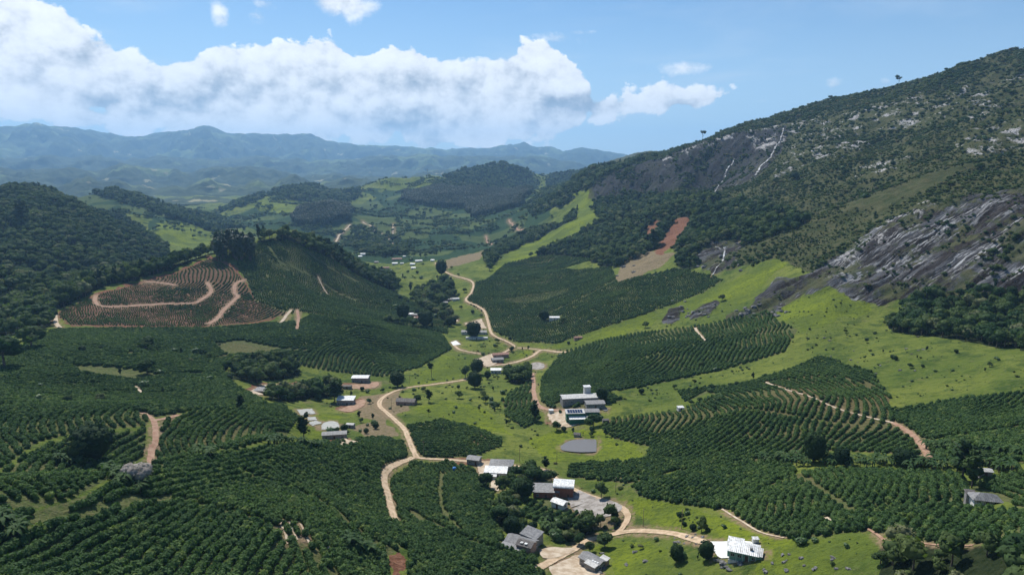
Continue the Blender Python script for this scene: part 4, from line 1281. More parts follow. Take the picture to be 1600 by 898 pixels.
# 2 grey farmhouse of several roofs
e = house(815, 852, 11.5, 6.6, 2.7, 1.4, -28, 'gable', R_GREY, W_GREY, 'rambling grey roofed farmhouse half hidden by the near coffee rows', win=(4, 3, 2, 2), lo=-5, dz=-.6)
annex(e, 1.5, 6.2, 7.0, 7.0, 3.0, 1.0, 'shed', R_GREY, W_GREY, rot=90)
annex(e, 3.4, -2.6, 6.4, 5.0, 3.9, 1.0, 'gable', R_DARK, W_PINK)
annex(e, -1.5, -5.6, 9.0, 2.6, 2.4, .4, 'shed', R_GREY, W_GREY)
for k in range(2):
    part_box(e, 'skylight', 1.6 + k * 1.9, 2.7 + k * 1.9, -4.6, -3.2, 4.62, 4.74, R_WHITE)
# 3 metal roofed house at the bottom
e = house(926, 884, 9.0, 5.2, 2.8, 1.0, -46, 'gable', R_GREY, W_GREY, 'long house of patched grey metal sheets at the lower edge of the picture', win=(4, 4, 2, 2), lo=-5)
annex(e, 3.2, 3.0, 3.0, 2.4, 2.8, .5, 'shed', R_PALE, W_PINK)
annex(e, 2.0, -3.3, 4.8, 1.9, 2.8, .4, 'shed', R_PALE, W_GREY)
for k in range(3):
    part_box(e, 'loose_sheet', 1.0 + k * 1.1, 1.8 + k * 1.1, -2.2, -1.2, 3.45 + k * .02, 3.53 + k * .02, R_WHITE)
# 4 the arched barn and its sheds
house(881, 772, 9.5, 8.5, 5.2, 1.3, -8, 'arch', R_WHITE, W_BRICK, 'brick barn with arched white roof beside the drying yards', 'arched_barn', 'barn', win=(2, 2, 2, 2), lo=-4)
house(853, 773, 12.5, 7.5, 3.2, .9, -3, 'shed', R_GREY, W_BRICK, 'long low grey sheet roof joined to the left of the arched barn', 'long_shed', 'shed', win=(3, 3, 1, 1), lo=-4)
house(874, 792, 6.5, 4.2, 2.8, .7, -38, 'gable', R_WHITE, W_WHITE, 'small white roofed shed in front of the arched barn', 'small_shed', 'shed', win=(1, 1, 1, 1))
# 5 farm on the road
house(784, 732, 12.5, 8.5, 3.4, 1.3, -4, 'hip', R_GREY, W_GREY, 'grey hipped farmhouse behind the white roofed one on the road', win=(4, 3, 2, 2))
e = house(775, 744, 11.5, 6.0, 3.3, .8, -6, 'shed', R_WHITE, W_WHITE, 'white roofed farmhouse in front of the grey hipped one', win=(4, 3, 2, 2))
annex(e, -2.5, -4.4, 6.5, 2.6, 2.5, .4, 'shed', R_WHITE, W_WHITE)
house(741, 723, 7.0, 5.5, 3.0, .8, -16, 'gable', R_GREY, W_GREY, 'small dark grey shed by the road left of the farm', 'small_shed', 'shed', win=(2, 1, 1, 1))
# blue water tank
e = place(710, 735, 'water_tank', 'blue water tank standing at the top of the pale coffee alleys', 'tank', 0, span=1)
V, F = [], []
for (z, r) in ((0, 1.0), (1.5, 1.15), (1.9, .8), (2.1, .35)):
    V += [(r * math.cos(k * .524), r * math.sin(k * .524), z) for k in range(12)]
for j in range(3):
    F += [(j * 12 + k, j * 12 + (k + 1) % 12, j * 12 + 12 + (k + 1) % 12, j * 12 + 12 + k) for k in range(12)]
F.append(tuple(range(36, 48)))
mesh_obj('tank_body', V, F, M_TANK, e)
part_box(e, 'stand', -.8, .8, -.8, .8, -1.5, 0, W_GREY)
# 6 long pale roof with tower
e = house(905, 626, 26, 9.0, 4.2, .9, 8, 'gable', R_PALE, W_GREY, 'very long pale roofed farm building with a square tower behind it', 'long_farm_building', 'farm building', win=(6, 3, 2, 2), lo=-4)
part_box(e, 'tower', 5.0, 9.6, 4.6, 9.0, -3, 9.0, W_WHITE)
part_box(e, 'tower_roof', 4.7, 9.9, 4.3, 9.3, 9.02, 9.35, R_WHITE)
house(929, 635, 13, 7.5, 3.2, .8, 6, 'gable', R_GREY, W_GREY, 'low grey shed in front of the right end of the long pale roof', 'low_shed', 'shed', win=(3, 2, 1, 1))
# 7 green house with solar panels
e = house(898, 656, 12.0, 6.0, 5.6, .7, 4, 'shed', R_PALE, W_DGREEN, 'dark green house with solar panels on its upper roof', 'solar_house', 'house', win=(4, 3, 2, 2))
for k in range(6):
    x0 = -5.1 + k * 1.72
    V = [(x0, -2.6, 5.98), (x0 + 1.55, -2.6, 5.98), (x0 + 1.55, 2.2, 6.54), (x0, 2.2, 6.54)]
    g = slab_geo([V], .06)
    mesh_obj('solar_panel', g[0], g[1], M_PV, e)
annex(e, .8, -5.2, 10.5, 4.0, 3.0, .5, 'shed', R_WHITE, W_DGREEN)
annex(e, 6.4, -4.4, 4.0, 3.6, 2.6, .4, 'shed', R_GREY, W_WHITE)
house(919, 648, 14, 6.5, 3.2, 1.0, 2, 'gable', R_GREY, W_DGREEN, 'grey roofed green cottage right behind the solar panel house', 'cottage', 'house', win=(4, 3, 1, 1))
e = place(861, 645, 'white_hut', 'tiny white cube hut beside the red track end', 'hut', 12, span=1.5)
part_box(e, 'wall', -1.5, 1.5, -1.2, 1.2, -1.5, 2.2, W_WHITE)
part_box(e, 'roof', -1.7, 1.7, -1.4, 1.4, 2.203, 2.4, R_WHITE)
# others
FARMS = [
    (775, 582, 10, 8, 3.4, 1.0, 0, 'gable', R_WHITE, W_WHITE, 'white roofed house at the left end of the long grey barn roof', (3, 2, 2, 2), .4),
    (803, 582, 22, 8, 3.2, 1.2, 2, 'gable', R_GREY, W_GREY, 'long grey roofed barn behind the dark garden trees', (4, 3, 1, 1), .4),
    (782, 557, 17, 7, 3.0, 1.2, 10, 'gable', R_RED, W_PINK, 'reddish tile roofed house above the sandy yard', (4, 3, 1, 1), .4),
    (777, 565, 12, 7, 3.0, 1.3, 14, 'gable', R_GREY, W_GREY, 'grey roofed house on the sandy yard below the reddish one', (3, 2, 1, 1), .4),
    (741, 522, 31, 8, 3.4, 1.4, -3, 'gable', R_GREY, W_WHITE, 'very long grey barn with a white front at the valley road', (6, 4, 1, 1), .4),
    (745, 530, 26, 3.5, 2.2, .3, -3, 'shed', R_PALE, W_WHITE, 'low white wing running along the front of the very long grey barn', (5, 0, 0, 0), .2),
    (741, 511, 12, 8, 3.2, 1.4, 22, 'gable', R_GREY, W_WHITE, 'blue grey roofed shed on the pale yard by the valley road', (2, 2, 1, 1), .4),
    (564, 596, 14.5, 9, 4.4, .8, 0, 'gable', R_WHITE, W_GREY, 'white roofed house on bare red earth at the foot of the coffee hill', (4, 3, 2, 2), .4),
    (541, 631, 12.5, 8, 4.2, .7, 0, 'shed', R_WHITE, W_GREY, 'two tiered white roofed house on the red earth beside the columnar tree', (4, 3, 2, 2), .5),
    (523, 684, 14, 5.5, 3.0, .8, 10, 'gable', R_GREY, W_GREY, 'patched grey shed below the pale basins', (3, 2, 1, 1), .4),
    (548, 668, 5, 3, 2.4, .5, -10, 'gable', R_PALE, W_GREY, 'small pale hut right of the patched grey shed', (1, 1, 0, 0), .2),
    (489, 605, 10, 7, 3.0, 1.3, 0, 'gable', R_GREY, W_GREY, 'dark grey roofed shed at the right end of the long sandy yard', (2, 2, 1, 1), .4),
    (413, 614, 13, 8, 3.0, 1.4, -4, 'hip', R_GREY, W_GREY, 'grey hipped roof behind bushes at the left end of the sandy yard', (3, 2, 1, 1), .5),
    (432, 609, 8, 6, 2.8, 1.1, 5, 'gable', R_GREY, W_GREY, 'small grey roof between the two grey sheds of the sandy yard', (2, 2, 1, 1), .4),
    (543, 607, 7, 4, 2.4, .6, 0, 'gable', R_DARK, W_GREY, 'tiny dark shed on the slope between the two white roofs', (1, 1, 0, 0), .2),
    (635, 631, 14, 8, 3.0, 1.4, -6, 'gable', R_DARK, W_PINK, 'brown roofed cottage among bushes inside the road bend', (3, 2, 1, 1), .4),
    (866, 499, 13, 8, 3.0, 1.0, 0, 'gable', R_WHITE, W_WHITE, 'little white roof alone on the right coffee slope', (3, 2, 1, 1), .4),
    (1063, 641, 4, 3, 2.2, .3, 10, 'shed', R_WHITE, W_WHITE, 'tiny white hut at the left corner of the wavy coffee rows', (1, 0, 0, 0), .2),
    (1537, 744, 4.4, 3, 2.4, .5, -10, 'gable', R_PALE, W_GREY, 'tiny pale roofed hut above the cottage at the right edge', (1, 1, 0, 0), .3),
    (903, 527 + 3, 9, 5, 2.5, .8, 12, 'gable', R_RED, W_PINK, 'small brownish shed at the foot of the lime green slope', (1, 1, 0, 0), .3),
]
for q in FARMS:
    house(*q[:11], name='farm_building', cat='farm building', win=q[11], o=q[12])
e = house(1538, 786, 7.6, 4.4, 2.2, 1.2, -14, 'hip', R_GREY, W_WHITE, 'white walled cottage with worn grey hipped roof among the right coffee', 'cottage', 'house', win=(3, 2, 2, 1), o=.8)
annex(e, -3.4, 2.8, 2.6, 1.8, 1.8, .5, 'shed', R_DARK, W_GREY)
for k in range(4):
    part_box(e, 'veranda_post', -3.2 + k * 2.0, -3.08 + k * 2.0, -2.9, -2.78, 0, 2.1, M_POST)
e = place(946, 682 - 22, 'garden_shed', 'small weathered shed behind the solar panel house in the bushes', 'hut', 0, span=1.5)
part_box(e, 'wall', -2, 2, -1.5, 1.5, -1.5, 2, W_GREY)
g = roof_geo(4, 3, 2, .6, 'gable', .2, .1)
mesh_obj('roof', g[0], g[1], R_DARK, e)
e = place(902, 682, 'pump_shed', 'small dark shed on the pasture above the pond', 'hut', -20, span=1.5)
part_box(e, 'wall', -2, 2, -1.5, 1.5, -1.5, 1.8, W_GREY)
g = roof_geo(4, 3, 1.8, .8, 'gable', .25, .1)
mesh_obj('roof', g[0], g[1], R_DARK, e)

HAM = [(645, 414, 14, R_WHITE, 'white box like house at the foot of the far green knoll'), (654, 409, 20, R_WHITE, 'long white roof right of the far village'), (620, 406, 30, R_RED, 'red tile roof in the middle of the far village'), (603, 420, 18, R_RED, 'faded red roof at the lower left of the far village'),
       (608, 424, 12, R_PALE, 'pale roof just below the faded red one'), (617, 413, 16, R_WHITE, 'white roof directly below the long red tile roof'), (628, 413, 10, R_PALE, 'small pale roof in the right half of the far village'), (646, 420, 12, R_WHITE, 'white house standing left of the box like one'),
       (568, 398, 18, R_WHITE, 'white roof at the left end of the far valley floor'), (563, 402, 12, R_WHITE, 'small white roof below the first one on the far valley floor'), (597, 389, 20, R_WHITE, 'white roof beside the end of the far dirt track'), (605, 390, 14, R_PALE, 'pale roof touching the far dirt track'),
       (572, 381, 16, R_PALE, 'pale roof between trees on the far valley floor'), (664, 461, 12, R_GREY, 'grey roof at the upper edge of the valley hamlet'), (655, 457, 10, R_GREY, 'small grey roof left in the valley hamlet'), (700, 470, 16, R_GREY, 'dark grey roof where the road leaves the hamlet'), (712, 469, 14, R_PALE, 'pale roof at the roadside in the hamlet'),
       (695, 475, 12, R_GREY, 'grey roof below the dark grey one of the hamlet'), (684, 484, 10, R_WHITE, 'white hut in the garden of the hamlet'), (697, 492, 16, R_GREY, 'long grey roof of the lower hamlet'), (688, 492, 8, R_PALE, 'small pale roof left of the long grey one'),
       (641, 493, 12, R_WHITE, 'white roof at the left of the lower clearing'), (648, 494, 10, R_GREY, 'grey roof in the middle of the lower clearing'), (655, 499, 12, R_RED, 'reddish roof at the right of the lower clearing'), (676, 408, 10, R_WHITE, 'white hut at the top of the far winding road'),
       (618, 396, 12, R_GREY, 'grey roof above the long red tile roof'), (632, 498 - 96, 9, R_PALE, 'pale roof at the upper right of the far village'), (588, 411, 12, R_GREY, 'grey roof at the far left of the village')]
for i, (px, py, w, rf, lb) in enumerate(HAM):
    house(px, py, w * .75, w * .42 + 1, 2.8, 1.1, -15 + (i * 37) % 40, 'gable', rf, W_WHITE if rf in (R_WHITE, R_PALE) else W_PINK, lb, 'village_house', 'house', o=.4, win=(2, 2, 0, 0), door=False, lo=-2.5)

# the mast on the far green hill and power poles along the road
e = place(668, 277, 'radio_mast', 'thin mast on the far light green hill', 'mast', 0, span=2)
part_box(e, 'pole', -1.0, 1.0, -1.0, 1.0, -3, 40, M_STEEL)
part_box(e, 'antenna', -5, 5, -.8, .8, 40.01, 43, M_STEEL)
for i, (px, py, lb) in enumerate([(662, 710, 'beside the road fork'), (693, 668, 'at the upper edge of the oval coffee field'), (612, 640, 'inside the road bend'), (640, 600, 'at the foot of the bright meadow'), (812, 722, 'where the road passes the farm grove'), (962, 770, 'above the drying yards'),
                                  (1005, 822, 'at the lower road bend'), (870, 726, 'below the pond'), (1065, 826, 'on the road to the white house'), (745, 556, 'at the upper junction')]):
    e = place(px, py, 'power_pole', 'slim wooden power pole standing %s' % lb, 'power pole', 20 + i * 9, span=.5)
    g = ([], [])
    V = [(r * math.cos(k * math.pi / 3), r * math.sin(k * math.pi / 3), z) for z, r in ((-1, .14), (8.5, .09)) for k in range(6)]
    mesh_obj('pole', V, [(k, (k + 1) % 6, 6 + (k + 1) % 6, 6 + k) for k in range(6)] + [tuple(range(6, 12))], M_POST, e)
    part_box(e, 'crossarm', -.9, .9, -.06, .06, 7.6, 7.75, M_POST)

# ------------------------------------------------------------------ the air
def build_haze():
    g = box_geo(-24000, 24000, -900, 24500, -90, 1500)
    m = bpy.data.materials.new('haze')
    m.use_nodes = True
    nt = m.node_tree
    nt.nodes.clear()
    pv = nt.nodes.new('ShaderNodeVolumePrincipled')
    pv.inputs['Color'].default_value = (0.36, 0.64, 1.0, 1)
    pv.inputs['Density'].default_value = 5.4e-5
    pv.inputs['Anisotropy'].default_value = 0.2
    out = nt.nodes.new('ShaderNodeOutputMaterial')
    nt.links.new(pv.outputs[0], out.inputs['Volume'])
    o = mesh_obj('haze', g[0], g[1], m)
    o['kind'] = 'stuff'
    return o


build_haze()

# ------------------------------------------------------------------ vegetation
def where(px, py, box, words=('left', 'middle', 'right'), rowsw=('front', 'centre', 'back')):
    u = (px - box[0]) / max(box[1] - box[0], 1)
    v = (box[3] - py) / max(box[3] - box[2], 1)
    return rowsw[min(2, max(0, int(v * 3)))] + ' ' + words[min(2, max(0, int(u * 3)))]


def topix(X, Y):
    Z = zat(X, Y) - CAMZ
    f = Y * math.cos(PITCH) - Z * math.sin(PITCH)
    return 800 + FPX * X / f, 449 - FPX * (Y * math.sin(PITCH) + Z * math.cos(PITCH)) / f


def foliage(name, c1, c2, c3, patch=.02, trans=.22, rough=.55, spec=.35, leafscale=1.2):
    m = bpy.data.materials.new(name)
    m.use_nodes = True
    t = NT(m.node_tree)
    b = t.n['Principled BSDF']
    oi = t.node('ShaderNodeObjectInfo')
    P = t.node('ShaderNodeNewGeometry').outputs['Position']
    n = t.noise(P, patch, 3, .6)
    k = t.m('ADD', t.m('MULTIPLY', oi.outputs['Random'], .75), t.m('MULTIPLY', t.m('SUBTRACT', n, .5), 2.3), clamp=True)
    c = t.mix(k, c1, c2)
    c = t.mix(t.mapr(t.m('FRACT', t.m('MULTIPLY', oi.outputs['Random'], 7.31)), .88, .95, 0, .8), c, c3)
    fine = t.noise(P, leafscale, 2, .6)
    c = t.mix(t.mapr(fine, .3, .7, 0.0, .55), c, t.v('SCALE', c, scale=1.9))
    t.put(b.inputs['Base Color'], c)
    b.inputs['Roughness'].default_value = rough
    b.inputs['Specular IOR Level'].default_value = spec
    tr = t.node('ShaderNodeBsdfTranslucent', ins={'Color': t.v('MULTIPLY', c, (1.6, 1.9, .7))})
    mx = t.node('ShaderNodeMixShader', ins={0: trans, 1: b.outputs[0], 2: tr.outputs[0]})
    t.l.new(mx.outputs[0], t.n['Material Output'].inputs[0])
    return m


F_COFFEE = foliage('coffee_leaves', (0.036, 0.070, 0.026), (0.078, 0.124, 0.038), (0.120, 0.158, 0.046), .012, .25, .7, .07)
F_TREE = foliage('tree_leaves', (0.026, 0.052, 0.020), (0.082, 0.108, 0.036), (0.135, 0.140, 0.075), .009, .25, .75, .06)
F_DARK = foliage('dark_leaves', (0.014, 0.030, 0.013), (0.028, 0.050, 0.018), (0.04, 0.065, 0.022), .02, .18, .75, .06)
F_SCRUB = foliage('scrub_leaves', (0.028, 0.052, 0.018), (0.082, 0.100, 0.036), (0.125, 0.110, 0.062), .010, .2, .8, .05)
F_EUC = foliage('eucalyptus_leaves', (0.016, 0.036, 0.020), (0.040, 0.062, 0.030), (0.05, 0.07, 0.035), .02, .2)
F_BAN = foliage('banana_leaves', (0.030, 0.062, 0.020), (0.055, 0.092, 0.028), (0.075, 0.11, 0.04), .05, .25, .7, .12)
F_GREY = foliage('grey_twigs', (0.16, 0.145, 0.13), (0.22, 0.20, 0.18), (0.2, 0.19, 0.17), .05, .1, .9, .1)
F_LIGHT = foliage('fresh_leaves', (0.035, 0.075, 0.020), (0.060, 0.105, 0.030), (0.085, 0.13, 0.035), .03, .25)
BARK = two_tone('bark', (0.07, 0.055, 0.042), (0.16, 0.135, 0.11), 2.0)


def crown_geo(rs, blobs, sub, rough, leaves, leaf, flat_bottom=None):
    """blobs: (x, y, z, rx, ry, rz); returns verts, faces; leaves: count of loose leaf clumps over the surface"""
    V, F = [], []
    for (x, y, z, rx, ry, rz) in blobs:
        v, f = ICO[sub]
        o = rs.rand(3) * 50
        d = 1 + rough * (pnoise(v[:, 0] * 2.3 + o[0], v[:, 1] * 2.3 + v[:, 2] * 1.9 + o[1]) * 1.5 + (rs.rand(len(v)) - .5) * .7)
        q = v * d[:, None] * np.array([rx, ry, rz]) + np.array([x, y, z])
        if flat_bottom is not None:
            q[:, 2] = np.maximum(q[:, 2], flat_bottom)
        b = len(V)
        V.extend(q.tolist())
        F.extend([(a + b, c + b, e + b) for a, c, e in f])
    B = np.array(blobs)
    w = B[:, 3] * B[:, 5]
    w = w / w.sum()
    for _ in range(leaves):
        k = rs.choice(len(B), p=w)
        u = rs.normal(size=3)
        u /= np.linalg.norm(u)
        if u[2] < -.5:
            u[2] = -u[2]
        p = B[k, :3] + u * B[k, 3:] * (1.0 + rs.rand() * .22)
        s = leaf * (.6 + rs.rand() * .9)
        a = np.cross(u, rs.normal(size=3))
        a /= np.linalg.norm(a) + 1e-9
        c = np.cross(u, a) + u * (rs.rand() - .3) * 1.2
        b = len(V)
        V.extend([(p - a * s * .5).tolist(), (p + a * s * .5).tolist(), (p + c * s + a * s * .2).tolist(), (p + c * s * .8 - a * s * .5).tolist()])
        F.append((b, b + 1, b + 2, b + 3))
    return V, F


def trunk_geo(h, r, limbs, rs, lean=0.0):
    V, F = [], []

    def tube(p, q, r0, r1, n=6):
        p = np.array(p, float)
        q = np.array(q, float)
        d = q - p
        d /= np.linalg.norm(d)
        a = np.cross(d, (0.3, .9, .1))
        a /= np.linalg.norm(a)
        c = np.cross(d, a)
        b = len(V)
        for (o, rr) in ((p, r0), (q, r1)):
            for k in range(n):
                t = 2 * math.pi * k / n
                V.append((o + (a * math.cos(t) + c * math.sin(t)) * rr).tolist())
        for k in range(n):
            F.append((b + k, b + (k + 1) % n, b + n + (k + 1) % n, b + n + k))
    m = (lean * h * .5, 0, h * .55)
    tube((0, 0, -1.2), m, r, r * .7)
    tube(m, (lean * h, 0, h), r * .7, r * .3)
    for _ in range(limbs):
        t = 2 * math.pi * rs.rand()
        z = h * (.45 + rs.rand() * .35)
        tube((lean * z, 0, z), (math.cos(t) * h * .3 + lean * z, math.sin(t) * h * .3, z + h * .25), r * .4, r * .12, 5)
    return V, F


def tree_proto(seed, kind):
    """-> (trunk geometry, crown geometry) of a tree about 10 m tall"""
    rs = np.random.RandomState(seed)
    bl = []
    if kind == 'broad':
        for _ in range(9):
            t, q = rs.rand() * 6.28, math.sqrt(rs.rand()) * 2.5
            s = 1.25 + rs.rand() * .9
            bl.append((math.cos(t) * q, math.sin(t) * q, 5.3 + rs.rand() * 3.0 - q * .45, s * 1.1, s * 1.1, s * .85))
        return trunk_geo(6.0, .32, 4, rs, rs.rand() * .12), crown_geo(rs, bl, 2, .22, 420, .62)
    if kind == 'round':
        bl = [(0, 0, 4.8, 3.4, 3.4, 4.2)] + [(math.cos(t) * 1.7, math.sin(t) * 1.7, 4.4 + rs.rand() * 2.4, 1.9, 1.9, 1.9) for t in np.arange(0, 6.2, 1.05)]
        return trunk_geo(5.0, .3, 3, rs), crown_geo(rs, bl, 2, .13, 520, .5)
    if kind == 'tall':
        for k in range(9):
            z = 3.2 + k * .8
            w = 1.25 * (1 - abs(k - 4) / 7.5)
            bl.append((rs.normal() * .4, rs.normal() * .4, z, w * (.8 + rs.rand() * .4), w, .95))
        return trunk_geo(9.2, .17, 5, rs, rs.rand() * .04), crown_geo(rs, bl, 2, .3, 330, .5)
    if kind == 'open':
        for _ in range(7):
            t, q = rs.rand() * 6.28, 1.0 + rs.rand() * 1.9
            s = .8 + rs.rand() * .6
            bl.append((math.cos(t) * q, math.sin(t) * q, 6.4 + rs.rand() * 2.6, s * 1.1, s * 1.1, s * .75))
        return trunk_geo(7.4, .2, 6, rs, .05), crown_geo(rs, bl, 1, .35, 240, .45)
    if kind == 'forest':
        for _ in range(6):
            t, q = rs.rand() * 6.28, math.sqrt(rs.rand()) * 2.2
            s = 1.6 + rs.rand() * 1.0
            bl.append((math.cos(t) * q, math.sin(t) * q, 5.6 + rs.rand() * 2.6 - q * .4, s, s, s * .85))
        return trunk_geo(5.5, .3, 0, rs), crown_geo(rs, bl, 2, .28, 130, .8)
    if kind == 'shrub':
        for _ in range(4):
            t, q = rs.rand() * 6.28, rs.rand() * 3.0
            s = 2.4 + rs.rand() * 1.6
            bl.append((math.cos(t) * q, math.sin(t) * q, 2.2 + rs.rand() * 3.2, s, s, s * .9))
        return trunk_geo(2.5, .3, 0, rs), crown_geo(rs, bl, 1, .35, 90, 1.1)
    if kind == 'bare':
        bl = [(math.cos(t) * 2.2, math.sin(t) * 2.2, 4.2 + rs.rand() * 1.8, 1.9, 1.9, 1.9) for t in np.arange(0, 6.2, .8)] + [(0, 0, 5.6, 2.4, 2.4, 1.8)]
        return trunk_geo(5, .3, 5, rs), crown_geo(rs, bl, 2, .2, 600, .35)


def coffee_geo(seed, sub=2, leaves=70):
    rs = np.random.RandomState(seed)
    bl = [(0, 0, .95, 1.0, 1.0, 1.15), (rs.normal() * .3, rs.normal() * .3, 1.55, .55, .55, .62), (rs.normal() * .4, rs.normal() * .4, .8, .75, .75, .8)]
    return crown_geo(rs, bl[:3 if sub > 1 else 2], sub, .26, leaves, .34, flat_bottom=-.6)


def banana_geo(seed):
    rs = np.random.RandomState(seed)
    V, F = [], []
    for k in range(9):
        t = k * 2.4 + rs.rand() * .5
        up = .55 + rs.rand() * .7
        L = 1.6 + rs.rand() * .7
        d = np.array([math.cos(t), math.sin(t), 0])
        s = np.array([-math.sin(t), math.cos(t), 0])
        b = len(V)
        for j in range(6):
            u = j / 5
            p = np.array([0, 0, 1.9]) + d * L * u + np.array([0, 0, up * L * u - 1.15 * L * u * u])
            w = .34 * math.sin(math.pi * min(.97, u * .9 + .08))
            V += [(p - s * w + (0, 0, .10)).tolist(), p.tolist(), (p + s * w + (0, 0, .10)).tolist()]
        for j in range(5):
            for q in (0, 1):
                a = b + j * 3 + q
                F.append((a, a + 1, a + 4, a + 3))
    return trunk_geo(2.0, .16, 0, rs), (V, F)


def mk(name, geo, mat, smooth=True):
    me = bpy.data.meshes.new(name)
    me.from_pydata(geo[0], [], geo[1])
    me.polygons.foreach_set('use_smooth', [smooth] * len(me.polygons))
    me.materials.append(mat)
    me.update()
    return me


def joined(name, tg, cg, leafmat):
    n = len(tg[0])
    me = bpy.data.meshes.new(name)
    me.from_pydata(tg[0] + cg[0], [], tg[1] + [tuple(i + n for i in f) for f in cg[1]])
    me.materials.append(BARK)
    me.materials.append(leafmat)
    me.polygons.foreach_set('material_index', [0] * len(tg[1]) + [1] * len(cg[1]))
    me.polygons.foreach_set('use_smooth', [True] * len(me.polygons))
    me.update()
    return me


class Kind:
    """one kind of plant: meshes of trunk and crown for single things, joined meshes for masses"""
    def __init__(self, name, form, mat, seeds):
        self.name = name
        self.t, self.c, self.j = [], [], []
        for s in seeds:
            tg, cg = tree_proto(s, form)
            self.t.append(mk('trunk', tg, BARK))
            self.c.append(mk('crown', cg, mat))
            self.j.append(joined(name, tg, cg, mat))


K_FOREST = Kind('forest_tree', 'forest', F_TREE, (11, 12, 13, 14, 15))
K_BROAD = Kind('broad_tree', 'broad', F_TREE, (21, 22, 23))
K_ROUND = Kind('round_tree', 'round', F_DARK, (31, 32))
K_TALL = Kind('eucalyptus_tree', 'tall', F_EUC, (41, 42, 43))
K_COL = Kind('slender_tree', 'tall', F_DARK, (45, 46))
K_OPEN = Kind('umbrella_tree', 'open', F_DARK, (51, 52))
K_SHRUB = Kind('mountain_shrub', 'shrub', F_SCRUB, (61, 62, 63, 64))
K_GREEN = Kind('garden_shrub', 'shrub', F_LIGHT, (71, 72))
K_BARE = Kind('bare_tree', 'bare', F_GREY, (81,))
COFFEE_HI = [mk('coffee_bush', coffee_geo(s, 2, 90), F_COFFEE) for s in (1, 2, 3, 4)]
COFFEE_LO = [mk('coffee_bush', coffee_geo(s, 1, 16), F_COFFEE) for s in (5, 6, 7)]


def single(kind, x, y, size, label, cat, group=None, v=None, rot=None, wide=1.0, name=None, tilt=0.0):
    v = random.randrange(len(kind.t)) if v is None else v
    e = bpy.data.objects.new(name or kind.name, None)
    e.empty_display_size = 1
    COL.objects.link(e)
    e.location = (x, y, float(zat(x, y)))
    e.rotation_euler = (tilt, 0, random.random() * 6.28 if rot is None else rot)
    e.scale = (size / 10 * wide, size / 10 * wide, size / 10)
    tag(e, label, cat, group)
    for nm, me in (('trunk', kind.t[v]), ('crown', kind.c[v])):
        o = bpy.data.objects.new(nm, me)
        COL.objects.link(o)
        o.parent = e
    return e


def mass(name, label, cat, X, Y, S, W, meshes, I=None, group=None, sink=.0):
    """a mass nobody could count: points on the land, each carrying one plant"""
    n = len(X)
    me = bpy.data.meshes.new(name)
    me.vertices.add(n)
    Z = zat(X, Y) - sink
    me.vertices.foreach_set('co', np.column_stack([X, Y, Z]).ravel())
    rs = np.random.RandomState(n)
    for nm, ty, a in (('turn', 'FLOAT', rs.rand(n) * 6.283), ('pick', 'INT', rs.randint(0, len(meshes), n) if I is None else I)):
        at = me.attributes.new(nm, ty, 'POINT')
        at.data.foreach_set('value', a.astype(np.float32 if ty == 'FLOAT' else np.int32))
    at = me.attributes.new('size', 'FLOAT_VECTOR', 'POINT')
    at.data.foreach_set('vector', np.column_stack([W, W, S]).ravel().astype(np.float32))
    o = bpy.data.objects.new(name, me)
    COL.objects.link(o)
    o['kind'] = 'stuff'
    o['label'] = label
    ng = bpy.data.node_groups.new(name, 'GeometryNodeTree')
    ng.interface.new_socket('Geometry', in_out='INPUT', socket_type='NodeSocketGeometry')
    ng.interface.new_socket('Geometry', in_out='OUTPUT', socket_type='NodeSocketGeometry')
    N = ng.nodes
    gi = N.new('NodeGroupInput')
    go = N.new('NodeGroupOutput')
    g2i = N.new('GeometryNodeGeometryToInstance')
    for q in reversed(meshes):
        po = bpy.data.objects.new('plant_form', q)
        oi = N.new('GeometryNodeObjectInfo')
        oi.inputs['Object'].default_value = po
        ng.links.new(oi.outputs['Geometry'], g2i.inputs[0])
    ip = N.new('GeometryNodeInstanceOnPoints')
    ip.inputs['Pick Instance'].default_value = True

    def attr(nm, ty):
        a = N.new('GeometryNodeInputNamedAttribute')
        a.data_type = ty
        a.inputs['Name'].default_value = nm
        return a.outputs['Attribute']
    ng.links.new(gi.outputs[0], ip.inputs['Points'])
    ng.links.new(g2i.outputs[0], ip.inputs['Instance'])
    ng.links.new(attr('pick', 'INT'), ip.inputs['Instance Index'])
    cx = N.new('ShaderNodeCombineXYZ')
    ng.links.new(attr('turn', 'FLOAT'), cx.inputs[2])
    ng.links.new(cx.outputs[0], ip.inputs['Rotation'])
    ng.links.new(attr('size', 'FLOAT_VECTOR'), ip.inputs['Scale'])
    ng.links.new(ip.outputs[0], go.inputs[0])
    md = o.modifiers.new('plants', 'NODES')
    md.node_group = ng
    return o


from mathutils.kdtree import KDTree
ROADPTS.extend(BPOS)
_kd = KDTree(len(ROADPTS))
for i, (x, y, w) in enumerate(ROADPTS):
    _kd.insert((x, y, 0), i)
_kd.balance()


def clear_of_roads(X, Y, extra=1.0):
    keep = np.ones(len(X), bool)
    for i in range(len(X)):
        co, k, d = _kd.find((X[i], Y[i], 0))
        if d < ROADPTS[k][2] + extra:
            keep[i] = False
    return keep


def seen(X, Y, h=2.0):
    """is a plant at (X, Y) inside the frame and not behind a crest? -> mask, pixels per metre"""
    Z = zat(X, Y) + h - CAMZ
    cp, sp = math.cos(PITCH), math.sin(PITCH)
    f = Y * cp - Z * sp
    px = 800 + FPX * X / f
    py = 449 - FPX * (Y * sp + Z * cp) / f
    ok = (px > 2) & (px < 1598) & (py > 2) & (py < 897)
    R = np.hypot(X, Y)
    for t in np.linspace(.25, .97, 26):
        ok &= (zat(X * t, Y * t) - CAMZ) < Z * t + .5
    return ok, FPX / np.sqrt(R * R + Z * Z)


